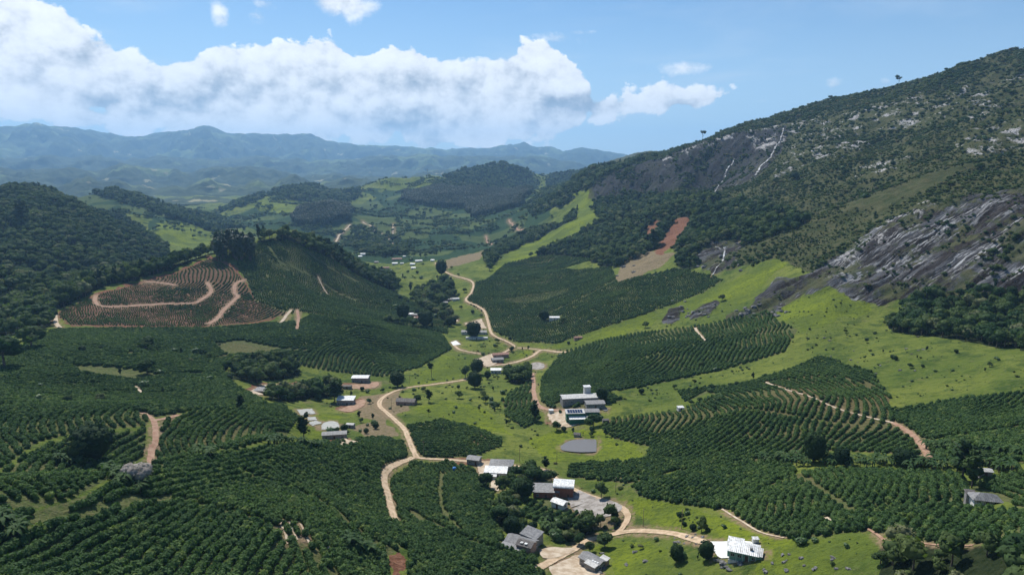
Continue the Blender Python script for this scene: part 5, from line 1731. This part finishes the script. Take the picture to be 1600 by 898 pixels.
def plant_rows(cf, poly):
    (p1, p2, bend, sp, size, gap) = (cf[1], cf[2], cf[3], cf[4], cf[5], cf[6])
    near = cf[7] < 200
    sp = sp * (1.02 if sp > 3.3 else 1.0)
    size *= .77 if near else .80
    if gap >= 1:
        sp, size = 4.0, 1.5
    if cf[7] >= 700:
        sp *= 1.25
    x, y, _ = ground([p1[0], p2[0]], [p1[1], p2[1]], cf[7], cf[8])
    a, b = np.array([x[0], y[0]]), np.array([x[1], y[1]])
    d = (b - a) / np.hypot(*(b - a))
    nrm = np.array([-d[1], d[0]])
    C = (a + b) / 2 + nrm * bend
    PX = np.sin(poly[:, 0]) * np.exp(poly[:, 1])
    PY = np.cos(poly[:, 0]) * np.exp(poly[:, 1])
    rr = np.hypot(PX - C[0], PY - C[1])
    th = np.arctan2(PY - C[1], PX - C[0])
    # angles measured from the direction of the outline's centre
    t0 = math.atan2(PY.mean() - C[1], PX.mean() - C[0])
    dt = (th - t0 + math.pi) % (2 * math.pi) - math.pi
    far = cf[7] >= 700
    step = (1.1 if near else 1.2) if not far else 2.2
    if gap >= 1:
        step = 2.0
    rs = np.random.RandomState(int(abs(bend) + sp * 10 + abs(PX.mean())))
    r_lo = max(rr.min() if (abs(dt).max() < 2.5) else 2, 2)
    out = []
    for rad in np.arange(r_lo, rr.max(), sp):
        if abs(dt).max() > 2.5:
            t = np.arange(0, 2 * math.pi, step / rad)
        else:
            t = np.arange(t0 + dt.min(), t0 + dt.max(), step / rad)
        if len(t) == 0:
            continue
        t = t + rs.rand() * step / rad
        jr = rad + rs.normal(size=len(t)) * .13
        out.append(np.column_stack([C[0] + np.cos(t) * jr, C[1] + np.sin(t) * jr]))
    P = np.concatenate(out)
    # rows wander with the lie of the land
    wx = fbm(P[:, 0] / 55 + 3, P[:, 1] / 55 + bend * .01, 2) * 13
    wy = fbm(P[:, 0] / 55 + 31, P[:, 1] / 55 + 13, 2) * 13
    P = P + np.column_stack([wx, wy]) + rs.normal(size=P.shape) * .10
    A = np.arctan2(P[:, 0], P[:, 1])
    L = .5 * np.log(P[:, 0] ** 2 + P[:, 1] ** 2)
    wa = fbm(A * 40 + 5, L * 40 + 1, 5, .65) * .0026
    P = P[inside(poly, A + wa, L)]
    P = P[rs.rand(len(P)) > .03]
    miss = fbm(P[:, 0] / 11 + 7, P[:, 1] / 11, 3, .6)
    P = P[miss < .34]
    s = size / 2 * (1 + rs.normal(size=len(P)) * .13) * (1 + .18 * fbm(P[:, 0] / 40, P[:, 1] / 40 + 9, 3))
    yg = fbm(P[:, 0] / (75 if not far else 120) + bend * .1, P[:, 1] / (75 if not far else 120) + 5, 3, .5)
    s = s * np.interp(yg, ([.10, .18] if cf[7] < 700 else [.17, .25]) if not near else [.24, .32], [1.0, .72 if not far else .64])
    if far:
        w = s * 1.0
    else:
        w = s * (.93 + rs.rand(len(P)) * .2)
    young = gap < .12 and False
    return P[:, 0], P[:, 1], s * .98, w


NEARX, FARX = [], []
_used = np.zeros(GA.shape, bool)
for n_, (cf, poly) in enumerate(zip(COFFEE, COFFEE_R)):
    q = np.column_stack(plant_rows(cf, poly))
    A_ = np.arctan2(q[:, 0], q[:, 1])
    L_ = .5 * np.log(q[:, 0] ** 2 + q[:, 1] ** 2)
    for other in COFFEE_R[:n_]:
        if len(q) and other[:, 0].min() < A_.max() and other[:, 0].max() > A_.min():
            k_ = ~inside(other, A_, L_)
            q, A_, L_ = q[k_], A_[k_], L_[k_]
    (FARX if cf[7] >= 600 else NEARX).append(q)
GAPS = [region(q, 300, 1000) for q in ([(335, 537), (375, 531), (447, 545), (410, 554), (350, 552)], [(108, 570), (180, 574), (262, 587), (220, 593), (130, 583)], [(195, 552), (205, 549), (212, 553), (200, 556)])]
NEARX = np.concatenate(NEARX)
for g_ in GAPS:
    NEARX = NEARX[~inside(g_, np.arctan2(NEARX[:, 0], NEARX[:, 1]), .5 * np.log(NEARX[:, 0] ** 2 + NEARX[:, 1] ** 2))]
FARX = np.concatenate(FARX)
LANES = [[(60, 797), (130, 776), (200, 741), (300, 716), (425, 697)], [(0, 822), (90, 810), (180, 790), (240, 782), (300, 786), (400, 812), (470, 850), (520, 898)], [(380, 735), (470, 770), (560, 830), (610, 860)], [(1247, 741), (1290, 770), (1330, 800)], [(1330, 800), (1400, 788), (1515, 778)],
         [(120, 682), (235, 668)], [(1150, 640), (1240, 650), (1350, 665), (1390, 660)], [(330, 560), (400, 545), (480, 548)], [(900, 575), (1000, 560), (1120, 530), (1240, 515)], [(60, 620), (180, 612), (300, 616), (375, 622)], [(820, 500), (900, 470), (960, 440)],
         [(480, 395), (520, 420), (560, 440)], [(420, 385), (440, 410), (500, 440), (560, 470)], [(540, 515), (620, 520), (690, 540)], [(690, 740), (690, 790), (720, 830)], [(640, 800), (700, 830), (780, 862)], [(1190, 598), (1300, 590), (1380, 610)]]
LP_ = []
for q in LANES:
    x, y, z = ground([p[0] for p in q], [p[1] for p in q])
    LP_ += [(u[0], u[1], 1.1) for u in densify(np.column_stack([x, y]), 1.6)]
_kroads = _kd
ROADPTS = ROADPTS + LP_
_kd = KDTree(len(ROADPTS))
for i, (x, y, w) in enumerate(ROADPTS):
    _kd.insert((x, y, 0), i)
_kd.balance()
NEARX = NEARX[clear_of_roads(NEARX[:, 0], NEARX[:, 1], .7)]
FARX = FARX[clear_of_roads(FARX[:, 0], FARX[:, 1], 1.2)]
ok, ppm = seen(NEARX[:, 0], NEARX[:, 1])
score = np.where(ok, ppm * NEARX[:, 3], 0)
top = np.argsort(-score)[:300]
rest = np.ones(len(NEARX), bool)
rest[top] = False
for i in top:
    x, y, s, w = NEARX[i]
    o = bpy.data.objects.new('coffee_bush', COFFEE_HI[random.randrange(4)])
    COL.objects.link(o)
    o.location = (x, y, float(zat(x, y)))
    o.scale = (w, w, s)
    o.rotation_euler = (0, 0, random.random() * 6.28)
    u, v = topix(x, y)
    u, v = float(u), float(v)
    edge = 'touching the lower edge' if v > 880 else ('one row up' if v > 862 else 'a few rows up')
    tag(o, 'coffee bush %s, %s' % (edge, ['in the lower left corner', 'just right of the lower left corner', 'left of the bare streaks', 'directly below the bare streaks', 'near the brown earth patch', 'between earth patch and farmhouse', 'in front of the grey farmhouse', 'right of the farmhouse', 'at the lower right', 'at the lower right'][min(9, int(u / 110))]), 'coffee bush', 'coffee bushes of the nearest rows')
Q = NEARX[rest]
mass('coffee_rows', 'rows of dark green coffee bushes over the near and middle slopes', None, Q[:, 0], Q[:, 1], Q[:, 2], Q[:, 3], COFFEE_HI)
mass('coffee_rows', 'finer rows of coffee bushes on the farther valley sides', None, FARX[:, 0], FARX[:, 1], FARX[:, 2], FARX[:, 3], COFFEE_LO)
print('coffee', len(NEARX), len(FARX))


def strew(poly, cell, seed, jitter=.8):
    PX = np.sin(poly[:, 0]) * np.exp(poly[:, 1])
    PY = np.cos(poly[:, 0]) * np.exp(poly[:, 1])
    rs = np.random.RandomState(seed)
    gx, gy = np.meshgrid(np.arange(PX.min(), PX.max(), cell), np.arange(PY.min(), PY.max(), cell * .87))
    gx = gx + (np.arange(gx.shape[0])[:, None] % 2) * cell * .5
    x = gx.ravel() + (rs.rand(gx.size) - .5) * cell * jitter
    y = gy.ravel() + (rs.rand(gx.size) - .5) * cell * jitter
    A = np.arctan2(x, y)
    L = .5 * np.log(x * x + y * y)
    wa = fbm(A * 40 + 5, L * 40 + 1, 5, .65) * .022
    wl = fbm(A * 40 + 35, L * 40 + 71, 5, .65) * .028
    k = inside(poly, A + wa, L + wl)
    return x[k], y[k], rs


def mget(M, x, y):
    return _bil(AZS, LR, M, np.arctan2(x, y), .5 * np.log(x * x + y * y))


STANDS = ['wood covering the hill at the far left', 'strip of wood along the crest above the brown terraces', 'dark wooded ridge behind the left hill', 'clump on the light green knoll', 'wooded hill in the far middle', 'rocky wooded dome in the distance',
          'wood at the foot of the dark cliff', 'steep wood between the cliff and the coffee', 'hedge of trees across the right coffee slope', 'dense wood under the rock slab at the right', 'wood in the lower right corner', 'dark grove behind the sandy yard at the left',
          'garden grove in front of the long sandy yard', 'grove left of the arched barn', 'grove beside the grey farmhouse', 'grove above the lowest dirt road', 'clump between the drying yards and the dirt road', 'wood along the shoulder of the coffee hill',
          'grove round the valley hamlet', 'grove below the winding road', 'grove beside the far village', 'trees in front of the long pale barn', 'thicket left of the lower right wood', 'wood on the right shoulder of the coffee hill']
ALLF, FI = [], []
for i, (poly, (q, a, b)) in enumerate(zip(FOREST_R, FOREST)):
    rm = float(np.exp(poly[:, 1]).mean())
    cell = 5.8 if rm < 1100 else (8.6 if rm < 2300 else 12)
    x, y, rs = strew(poly, cell, 100 + i, .95)
    k = clear_of_roads(x, y, 2.5) & (mget(M_lime, x, y) < .5) & (mget(M_soil, x, y) < .5) & (mget(M_coffee, x, y) < .5) & (mget(M_rock, x, y) < .5)
    x, y = x[k], y[k]
    if i in (0, 4, 5, 6, 7):
        k = fbm(x / 45 + 3, y / 45 + i, 3, .6) < .27
        x, y = x[k], y[k]
    if i == 10 or i == 22:
        k = rs.rand(len(x)) < .72
        x, y = x[k], y[k]
    base = 8.5 if i in (0, 6, 7) else (7.0 if i in (10, 22, 13, 14, 15, 16) else 9.5)
    if i == 1:
        base = 13.5
    s = base * (.55 + rs.rand(len(x)) ** 1.5 * .95) * (cell / 5.8) ** .75
    w = s * (.95 + rs.rand(len(x)) * .35) * (1.0 if i != 1 else .8)
    ALLF.append(np.column_stack([x, y, s, w, np.full(len(x), i)]))
ALLF = np.concatenate(ALLF)
ok, ppm = seen(ALLF[:, 0], ALLF[:, 1], 6)
score = np.where(ok, ppm * ALLF[:, 3], 0)
top = np.argsort(-score)[:270]
rest = np.ones(len(ALLF), bool)
rest[top] = False
_tu, _tv = topix(ALLF[top, 0], ALLF[top, 1])
_ts = ALLF[top, 4]
_BX = {k: (_tu[_ts == k].min(), _tu[_ts == k].max(), _tv[_ts == k].min(), _tv[_ts == k].max()) for k in set(_ts)}
for i, u, v in zip(top, _tu, _tv):
    x, y, s, w, st = ALLF[i]
    hw = 'tall' if s > 10 else ('middling' if s > 7 else 'low')
    single(K_FOREST, x, y, s, '%s tree, %s of the %s' % (hw, where(u, v, _BX[st]), STANDS[int(st)]), 'tree', 'trees of the %s' % STANDS[int(st)], wide=w / s)
Q = ALLF[rest]
mass('forest', 'dense green woods over the hills and valley sides', None, Q[:, 0], Q[:, 1], Q[:, 2] / 10, Q[:, 3] / 10, K_FOREST.j + K_BROAD.j + K_ROUND.j[:1] + [K_COL.j[0]])
print('forest', len(ALLF))

# hedges and scattered trees over the far country, too small and many to count
FC = region([(-60, 300), (150, 300), (330, 330), (420, 300), (640, 275), (700, 275), (860, 270), (900, 300), (860, 345), (760, 400), (620, 405), (540, 400), (480, 372), (300, 375), (60, 320)], 1700, 5200)
x, y, rs = strew(FC, 10, 640, .9)
hd = np.abs(fbm(x / 260 + 2, y / 260 + 8, 3, .5))
k = ((hd < .022) | (rs.rand(len(x)) < .012) | (fbm(x / 190 + 12, y / 190, 4, .6) > .30)) & (mget(M_forest, x, y) < .3)
x, y = x[k], y[k]
s = 7 + rs.rand(len(x)) * 7
mass('far_hedges', 'dark hedges and scattered trees over the far hills', None, x, y, s / 10, s * 1.25 / 10, K_FOREST.j)
print('hedges', len(x))

PL = []
for i, poly in enumerate(PLANT_R):
    x, y, rs = strew(poly, 8.5, 300 + i, .3)
    s = 24 * (.85 + rs.rand(len(x)) * .25)
    PL.append(np.column_stack([x, y, s, s * 1.35]))
PL = np.concatenate(PL)
mass('eucalyptus_plantation', 'tall dark plantations standing as blocks in the far valley', None, PL[:, 0], PL[:, 1], PL[:, 2] / 10, PL[:, 3] / 10, K_TALL.j)

# scrub of the mountain and bushes on the rock
x, y, rs = strew(SCRUB_R, 4.5, 400, .95)
dn = fbm(x / 60, y / 60, 4, .6)
rk = mget(_rk, x, y)
lg = mget(_ld, x, y)
k = (rs.rand(len(x)) < np.clip(.70 + dn * 1.9, .25, .98)) & (mget(M_lime, x, y) < .4) & (mget(M_soil, x, y) < .5)
vg = fbm(x / 38 + 5, y / 38 + 2, 4, .6)
k &= (rs.rand(len(x)) > rk * np.clip(.74 - vg * 4.0, .06, .97)) & (rs.rand(len(x)) > lg * .60) & (mget(M_forest, x, y) < .5)
k &= clear_of_roads(x, y, 2.5)
x, y = x[k], y[k]
# thickets on the rocky slopes above and round the slab
s = (1.5 + rs.rand(len(x)) ** 2 * 3.4) * (1 + 1.5 * np.clip(fbm(x / 70 + 4, y / 70, 4, .6), -.25, 1)) * np.clip(np.hypot(x, y) / 1300, .85, 1.35)
w = s * (1.1 + rs.rand(len(x)) * .6)
ok, ppm = seen(x, y, 2)
score = np.where(ok, ppm * w, 0)
top = np.argsort(-score)[:260]
rest = np.ones(len(x), bool)
rest[top] = False
_su, _sv = topix(x, y)
for i in top:
    _k = 'on bare rock' if rk[i] > .5 else 'among scrub'
    _h = 'large' if w[i] > 5.5 else ('middling' if w[i] > 4.2 else 'small')
    single(K_SHRUB, x[i], y[i], s[i], '%s olive shrub %s, %s of the mountain side' % (_h, _k, where(_su[i], _sv[i], (1150, 1600, 200, 500), ('left', 'middle', 'right'), ('lower', 'central', 'upper'))), 'shrub', 'shrubs on the foot of the rocky mountain', wide=w[i] / s[i])
mass('mountain_scrub', 'low olive scrub over the rocky mountain side', None, x[rest], y[rest], s[rest] / 10, w[rest] / 10, K_SHRUB.j)
print('scrub', len(x))

# far side of unseen land keeps some cover; tufts and small bushes in the pastures
PAST = region([(380, 640), (600, 600), (700, 560), (760, 520), (960, 545), (1100, 480), (1300, 450), (1400, 500), (1600, 560), (1720, 600), (1400, 640), (1240, 560), (1000, 640), (1040, 700), (1000, 760), (1200, 830), (1400, 830), (1340, 930), (900, 930), (880, 760), (780, 700), (700, 650), (640, 650), (560, 680), (470, 690)], 150, 1000)
x, y, rs = strew(PAST, 3.4, 500, .95)
dn = fbm(x / 24, y / 24, 4, .6)
k = (rs.rand(len(x)) < np.clip((dn + .05) * 1.2, .05, .7)) & (mget(M_coffee, x, y) < .1) & clear_of_roads(x, y, 1.5) & (mget(_pbig, x, y) < .3)
x, y = x[k], y[k]
s = .35 + rs.rand(len(x)) ** 3 * 1.7
mass('pasture_bushes', 'small tufts and low bushes dotted over the pasture', None, x, y, s / 10, s * 1.5 / 10, K_GREEN.j + K_SHRUB.j[:2])
print('tufts', len(x))

# eucalyptus stand on top of the coffee hill
rs = np.random.RandomState(9)
for k in range(46):
    px = 338 + rs.rand() * 58
    py = 392 + rs.rand() * 16 + abs(px - 365) * .15
    x, y, z = ground(px, py, 800, 1250)
    single(K_TALL, float(x[0]), float(y[0]), 19 + rs.rand() * 14, 'tall dark eucalyptus in the dense clump on top of the brown terraced hill', 'eucalyptus', 'eucalyptus clump on the hilltop', wide=1.25)
for px, py, h, lb in ((404, 374, 22, 'slim tree standing just right of the hilltop eucalyptus clump'), (412, 370, 17, 'smaller slim tree on the hill crest behind the coffee rows')):
    x, y, z = ground(px, py, 800, 1300)
    single(K_TALL, float(x[0]), float(y[0]), h, lb, 'tree')

# single trees of the valley: foot pixel, height in photo pixels, kind, label
ONES = [
    (745, 584, 24, K_ROUND, 1.1, 'large round dark tree at the bend of the road, upper one of the pair'), (742, 606, 26, K_ROUND, 1.1, 'large round dark tree below the road bend in front of its twin'),
    (727, 590, 20, K_BROAD, .9, 'dark tree left of the large round pair at the road'), (762, 592, 13, K_ROUND, 1.0, 'small round tree right of the large round pair'),
    (621, 604, 24, K_ROUND, 1.2, 'round dark tree on the left edge of the bright green meadow'), (674, 590, 24, K_OPEN, .8, 'thin leafed tree alone on the bright green meadow'),
    (523, 628, 30, K_COL, 1.9, 'dark columnar tree beside the two tiered white roof'), (475, 686, 34, K_COL, 1.5, 'tall dark tree with bare lower trunk by the pale basins'),
    (670, 628, 18, K_COL, 1.4, 'small upright dark tree right of the brown roofed cottage'), (652, 630, 14, K_BROAD, 1.1, 'bushy tree directly behind the brown roofed cottage'),
    (670, 650, 10, K_OPEN, 1, 'little tree on the pasture above the oval coffee field'), (717, 622, 12, K_BROAD, 1.3, 'low bushy tree in the middle pasture'), (759, 628, 11, K_BROAD, 1.3, 'scrubby bush left of the coffee strip with the track'),
    (939, 777, 24, K_BROAD, 1.0, 'spreading dark tree above the drying yards'), (853, 733, 17, K_COL, 1.8, 'small upright tree beside the curve of the road above the grove'),
    (1057, 878, 26, K_ROUND, .95, 'rounded grey green tree left of the clipped dark one near the white house'), (1103, 874, 28, K_ROUND, 1.0, 'clipped globe shaped dark tree at the white concrete yard'),
    (1096, 830, 22, K_BROAD, .85, 'small wind shaped tree on the grass above the white house'), (1029, 756, 0, None, 1, ''),
    (1272, 722, 44, K_ROUND, .9, 'big dark tree in the banana hedge below the wavy rows'), (1314, 728, 26, K_ROUND, 1.0, 'dark tree in the banana hedge right of the big one'), (1412, 728, 24, K_ROUND, 1.5, 'broad dark tree at the right end of the wavy rows'), (1503, 752, 50, K_COL, 1.6, 'tall dark upright tree where the hedge meets the fields'),
    (1518, 762, 42, K_COL, 1.4, 'second dark upright tree just right of the tall one'),
    (146, 720, 50, K_ROUND, 1.3, 'huge round dark tree among the left coffee rows'), (128, 722, 36, K_BROAD, 1.1, 'paler leafy tree leaning on the huge round one'),
    (215, 756, 34, K_BARE, 1.3, 'grey leafless spreading tree below the red track'), (230, 584, 22, K_BROAD, 1.3, 'dark bushy tree inside the left middle coffee field'), (228, 546, 18, K_BROAD, 1.6, 'round tree alone in the coffee below the brown terraces'),
    (8, 576, 44, K_BROAD, 1.3, 'dark big tree at the left edge of the picture'), (50, 545, 30, K_BROAD, 1.3, 'broad tree near the left edge below the wood'), (375, 640, 20, K_COL, 1.5, 'dark upright tree at the top of the curved coffee rows'),
    (740, 528, 26, K_ROUND, 1.1, 'dark round tree right of the long grey barn'), (940, 626, 22, K_ROUND, 1.1, 'dark round tree at the right end of the long pale roof'), (893, 652, 0, None, 1, ''),
    (927, 665, 18, K_BROAD, 1.3, 'dark tree hugging the right side of the solar panel house'), (836, 656, 26, K_COL, 1.6, 'upright dark tree at the corner of the short coffee rows'), (870, 672, 15, K_BROAD, 1.2, 'leafy tree in front of the solar panel house'),
    (880, 506, 12, K_BROAD, 1.1, 'tree behind the little white roof on the coffee slope'), (850, 500, 16, K_ROUND, 1.3, 'dark tree left of the little white roof on the coffee slope'), (1404, 134, 13, K_OPEN, 1.0, 'umbrella shaped tree high on the mountain skyline'), (1098, 216, 14, K_OPEN, 1.0, 'arched tree on the skyline above the dark cliff'),
    (1296, 160, 9, K_OPEN, 1.1, 'small tree on the skyline between the two umbrella trees'), (1240, 282, 12, K_ROUND, 1.3, 'dark tree alone beside the light green strip on the mountain'), (1022, 248, 10, K_BROAD, 1.3, 'round tree on the skyline left of the dark cliff'),
    (690, 430, 24, K_ROUND, .9, 'big dark tree beside the far bend of the valley road'), (680, 462, 20, K_ROUND, 1.1, 'dark tree in the middle of the valley hamlet'), (1020, 388, 26, K_COL, 1.4, 'dark tree between the two red earth scars'),
    (630, 500, 26, K_ROUND, 1.0, 'dark round tree at the edge of the lower hamlet'), (665, 510, 26, K_ROUND, 1.2, 'wide dark tree right of the reddish hamlet roofs'), (33, 352, 26, K_COL, 1.6, 'taller tree rising from the wood on the left hill'),
    (1375, 880, 18, K_BROAD, 1.3, 'dark bush left of the lower right wood'), (1128, 470, 10, K_BROAD, 1.2, 'small dark tree on the lime green slope'), (1060, 878, 0, None, 1, ''), (905, 850, 18, K_BROAD, 1.1, 'leafy tree where the lowest road passes the grove'),
    (922, 862, 16, K_BROAD, 1.1, 'dark tree at the gate of the metal roofed house'), (1085, 606, 12, K_OPEN, .9, 'thin tree at the corner of the upper right coffee'), (1540, 725, 18, K_BROAD, 1.5, 'leafy tree behind the tiny grey roof at the right'),
    (1008, 512, 10, K_BROAD, 1.2, 'dark shrubby tree on the bright lime tongue'), (817, 842, 18, K_ROUND, 1.2, 'dark tree pressed against the back of the grey farmhouse'), (800, 838, 30, K_ROUND, 1.1, 'tall dark crown behind the grey farmhouse'),
    (785, 770, 26, K_BROAD, 1.1, 'leafy tree below the white roofed farm'), (820, 778, 30, K_ROUND, 1.15, 'large glossy dark tree left of the arched barn'), (835, 758, 30, K_BROAD, 1.3, 'wide tree between the two farms'), (760, 762, 26, K_BROAD, 1.0, 'slim leafy tree left of the small sand patch'),
]
for px, py, hp, kd, wd, lb in ONES:
    if kd is None:
        continue
    x, y, z = ground(px, py)
    R = math.sqrt(x[0] ** 2 + y[0] ** 2 + (z[0] - CAMZ) ** 2)
    h = hp * R / FPX / .93
    single(kd, float(x[0]), float(y[0]), h, lb, 'tree', wide=wd)

SCAT = [([(600, 430), (680, 405), (735, 430), (730, 470), (760, 500), (700, 520), (640, 510), (600, 470)], 46, 4, 8, 'on the slopes of the valley hamlet', 800, 1900), ([(540, 365), (640, 360), (700, 395), (640, 410), (560, 405)], 60, 6, 12, 'round the far village', 1400, 2600), ([(480, 610), (600, 600), (590, 680), (520, 660)], 14, 3, 5, 'on the pasture by the pale basins', 300, 900),
        ([(640, 610), (780, 600), (800, 660), (860, 700), (760, 650)], 16, 2.5, 5, 'in the middle pasture', 300, 900), ([(700, 515), (900, 520), (880, 560), (760, 560)], 22, 3, 6, 'round the road junction', 500, 1100), ([(560, 300), (700, 290), (800, 330), (640, 350), (480, 350)], 70, 8, 16, 'on the far crop hills', 1800, 4000),
        ([(200, 340), (340, 380), (440, 350), (420, 320), (260, 330)], 24, 8, 15, 'on the far light green knolls', 1800, 4000), ([(860, 640), (960, 640), (960, 690), (880, 690)], 12, 3, 5, 'round the solar panel house', 300, 700), ([(960, 780), (1100, 800), (1380, 850), (1300, 890), (960, 890)], 18, 1.5, 4, 'on the lowest pasture', 150, 500),
        ([(1250, 500), (1400, 530), (1580, 560), (1580, 600), (1300, 560)], 14, 2, 4, 'on the wide right pasture', 350, 900), ([(0, 520), (300, 530), (480, 560), (360, 620), (0, 640)], 26, 3, 7, 'among the left coffee', 350, 1000), ([(900, 560), (1200, 500), (1300, 700), (1000, 720)], 14, 3, 5, 'among the right coffee', 300, 900),
        ([(780, 740), (930, 760), (950, 860), (800, 850)], 26, 3.5, 7, 'in the farm gardens by the barn', 150, 500), ([(500, 640), (620, 650), (620, 690), (520, 700)], 14, 2.5, 5, 'left of the road above the near coffee', 250, 600), ([(60, 280), (330, 350), (700, 270), (860, 270), (600, 330)], 20, 10, 18, 'on the farthest ridges', 2400, 5000)]
SCAT.append(([(1030, 250), (1100, 216), (1270, 164), (1430, 125), (1600, 84), (1600, 94), (1430, 136), (1270, 175), (1100, 226), (1030, 258)], 44, 5, 11, 'along the skyline of the mountain', 1500, 2600))
SCAT.append(([(1180, 300), (1400, 200), (1590, 180), (1590, 290), (1420, 310), (1280, 400), (1200, 390)], 40, 4, 9, 'standing out of the mountain scrub', 700, 2300))
for j, (pl, n, s0, s1, lb, r0, r1) in enumerate(SCAT):
    pr = region(pl, r0, r1)
    rs = np.random.RandomState(700 + j)
    lo, hi = pr.min(0), pr.max(0)
    k = 0
    while k < n:
        az, l = lo + rs.rand(2) * (hi - lo)
        if not inside(pr, np.array([az]), np.array([l]))[0]:
            continue
        k += 1
        x, y = math.sin(az) * math.exp(l), math.cos(az) * math.exp(l)
        co, q, dd = _kroads.find((x, y, 0))
        if dd < ROADPTS[q][2] + 1.5:
            continue
        kd, hue = ((K_BROAD, 'leafy'), (K_ROUND, 'dark round'), (K_BROAD, 'leafy'), (K_GREEN, 'fresh green bushy'), (K_COL, 'slender'))[rs.randint(5)]
        h = s0 + rs.rand() * (s1 - s0)
        u, v = topix(x, y)
        xs_ = [p[0] for p in pl]
        ys_ = [p[1] for p in pl]
        single(kd, x, y, h, '%s %s tree %s, %s' % ('taller' if h > (s0 + s1) / 2 else 'small', hue, lb, where(float(u), float(v), (min(xs_), max(xs_), min(ys_), max(ys_)))), 'tree', 'trees %s' % lb, wide=1.3)

# banana plants
BG = [banana_geo(s) for s in (1, 2, 3)]
BT = [mk('stem', g[0], BARK) for g in BG]
BL = [mk('leaf_crown', g[1], F_BAN) for g in BG]
rs = np.random.RandomState(5)
BANDS = [((1180, 718), (1590, 735), 7, 120, 'hedge below the wavy coffee rows'), ((1440, 700), (1600, 712), 4, 34, 'strip along the right field edge'), ((165, 736), (225, 768), 8, 26, 'patch beside the leafless grey tree'), ((85, 722), (135, 728), 7, 14, 'patch left of the huge round tree'),
         ((0, 822), (30, 840), 10, 12, 'clump at the left edge of the picture'), ((545, 855), (600, 870), 6, 16, 'patch inside the nearest coffee rows'), ((300, 708), (330, 712), 5, 8, 'patch on the left coffee slope'), ((840, 818), (880, 842), 8, 14, 'patch in the grove above the lowest road'), ((420, 692), (500, 700), 4, 24, 'strip behind the near coffee ridge'), ((1100, 610), (1140, 640), 3, 4, 'gap at the left end of the wavy rows')]
for (a, b, sp, n, lb) in BANDS:
    for k in range(n):
        t = rs.rand()
        px, py = a[0] + (b[0] - a[0]) * t + rs.normal() * 2, a[1] + (b[1] - a[1]) * t + rs.normal() * sp * .5
        x, y, z = ground(px, py)
        v = rs.randint(3)
        e = bpy.data.objects.new('banana_plant', None)
        COL.objects.link(e)
        e.location = (float(x[0]), float(y[0]), float(z[0]))
        e.rotation_euler = (0, 0, rs.rand() * 6.28)
        q = 1.1 + rs.rand() * .7
        e.scale = (q, q, q)
        pt = ['left end', 'left half', 'middle', 'right half', 'right end'][min(4, int(t * 5))]
        tag(e, '%s banana plant, %s of the %s' % ('big' if q > 1.45 else 'smaller', pt, lb), 'banana plant', 'banana plants of the %s' % lb)
        for nm, me in (('stem', BT[v]), ('leaf_crown', BL[v])):
            o = bpy.data.objects.new(nm, me)
            COL.objects.link(o)
            o.parent = e

# boulders
M_BOULD = two_tone('boulder_stone', (0.09, 0.085, 0.08), (0.22, 0.215, 0.21), 1.5, bump=.2)
def boulder_geo(seed):
    rs = np.random.RandomState(seed)
    V, F = ICO[2]
    d = 1 + pnoise(V[:, 0] * 1.4 + seed, V[:, 1] * 1.4 + V[:, 2]) * .9 + (rs.rand(len(V)) - .5) * .12
    q = V * d[:, None] * np.array([1.2, .9, .62])
    return q.tolist(), F
BM_ = [mk('boulder', boulder_geo(s), M_BOULD, False) for s in (3, 5, 8)]
BZ = [([(1040, 470), (1110, 500)], 16, 1.2, 2.6, 'on the lime green slope below the rock streaks'), ([(1190, 860), (1330, 892)], 14, .35, .9, 'on the grass right of the white house'), ([(1040, 830), (1100, 850)], 12, .4, .9, 'on the grass above the globe shaped tree'),
      ([(930, 860), (1040, 895)], 8, .5, 1.1, 'in the lowest pasture'), ([(1120, 875), (1200, 895)], 10, .5, 1.2, 'in front of the white house'), ([(1150, 478), (1230, 498)], 18, 1.5, 3.2, 'at the lower left end of the rock slab'), ([(960, 405), (1000, 440)], 6, 2, 3.5, 'beside the straw coloured clearing'),
      ([(1090, 380), (1160, 425)], 14, 2, 4, 'beside the small waterfall'), ([(1240, 520), (1450, 590)], 20, .5, 1.2, 'on the wide pasture at the right')]
for (a, b), n, s0, s1, lb in BZ:
    for k in range(n):
        x, y, z = ground(a[0] + rs.rand() * (b[0] - a[0]), a[1] + rs.rand() * (b[1] - a[1]))
        o = bpy.data.objects.new('boulder', BM_[rs.randint(3)])
        COL.objects.link(o)
        q = s0 + rs.rand() * (s1 - s0)
        o.location = (float(x[0]), float(y[0]), float(z[0]) + q * .1)
        o.scale = (q, q, q)
        o.rotation_euler = (0, 0, rs.rand() * 6.28)
        tag(o, 'pale grey boulder lying %s' % lb, 'boulder', 'boulders %s' % lb)
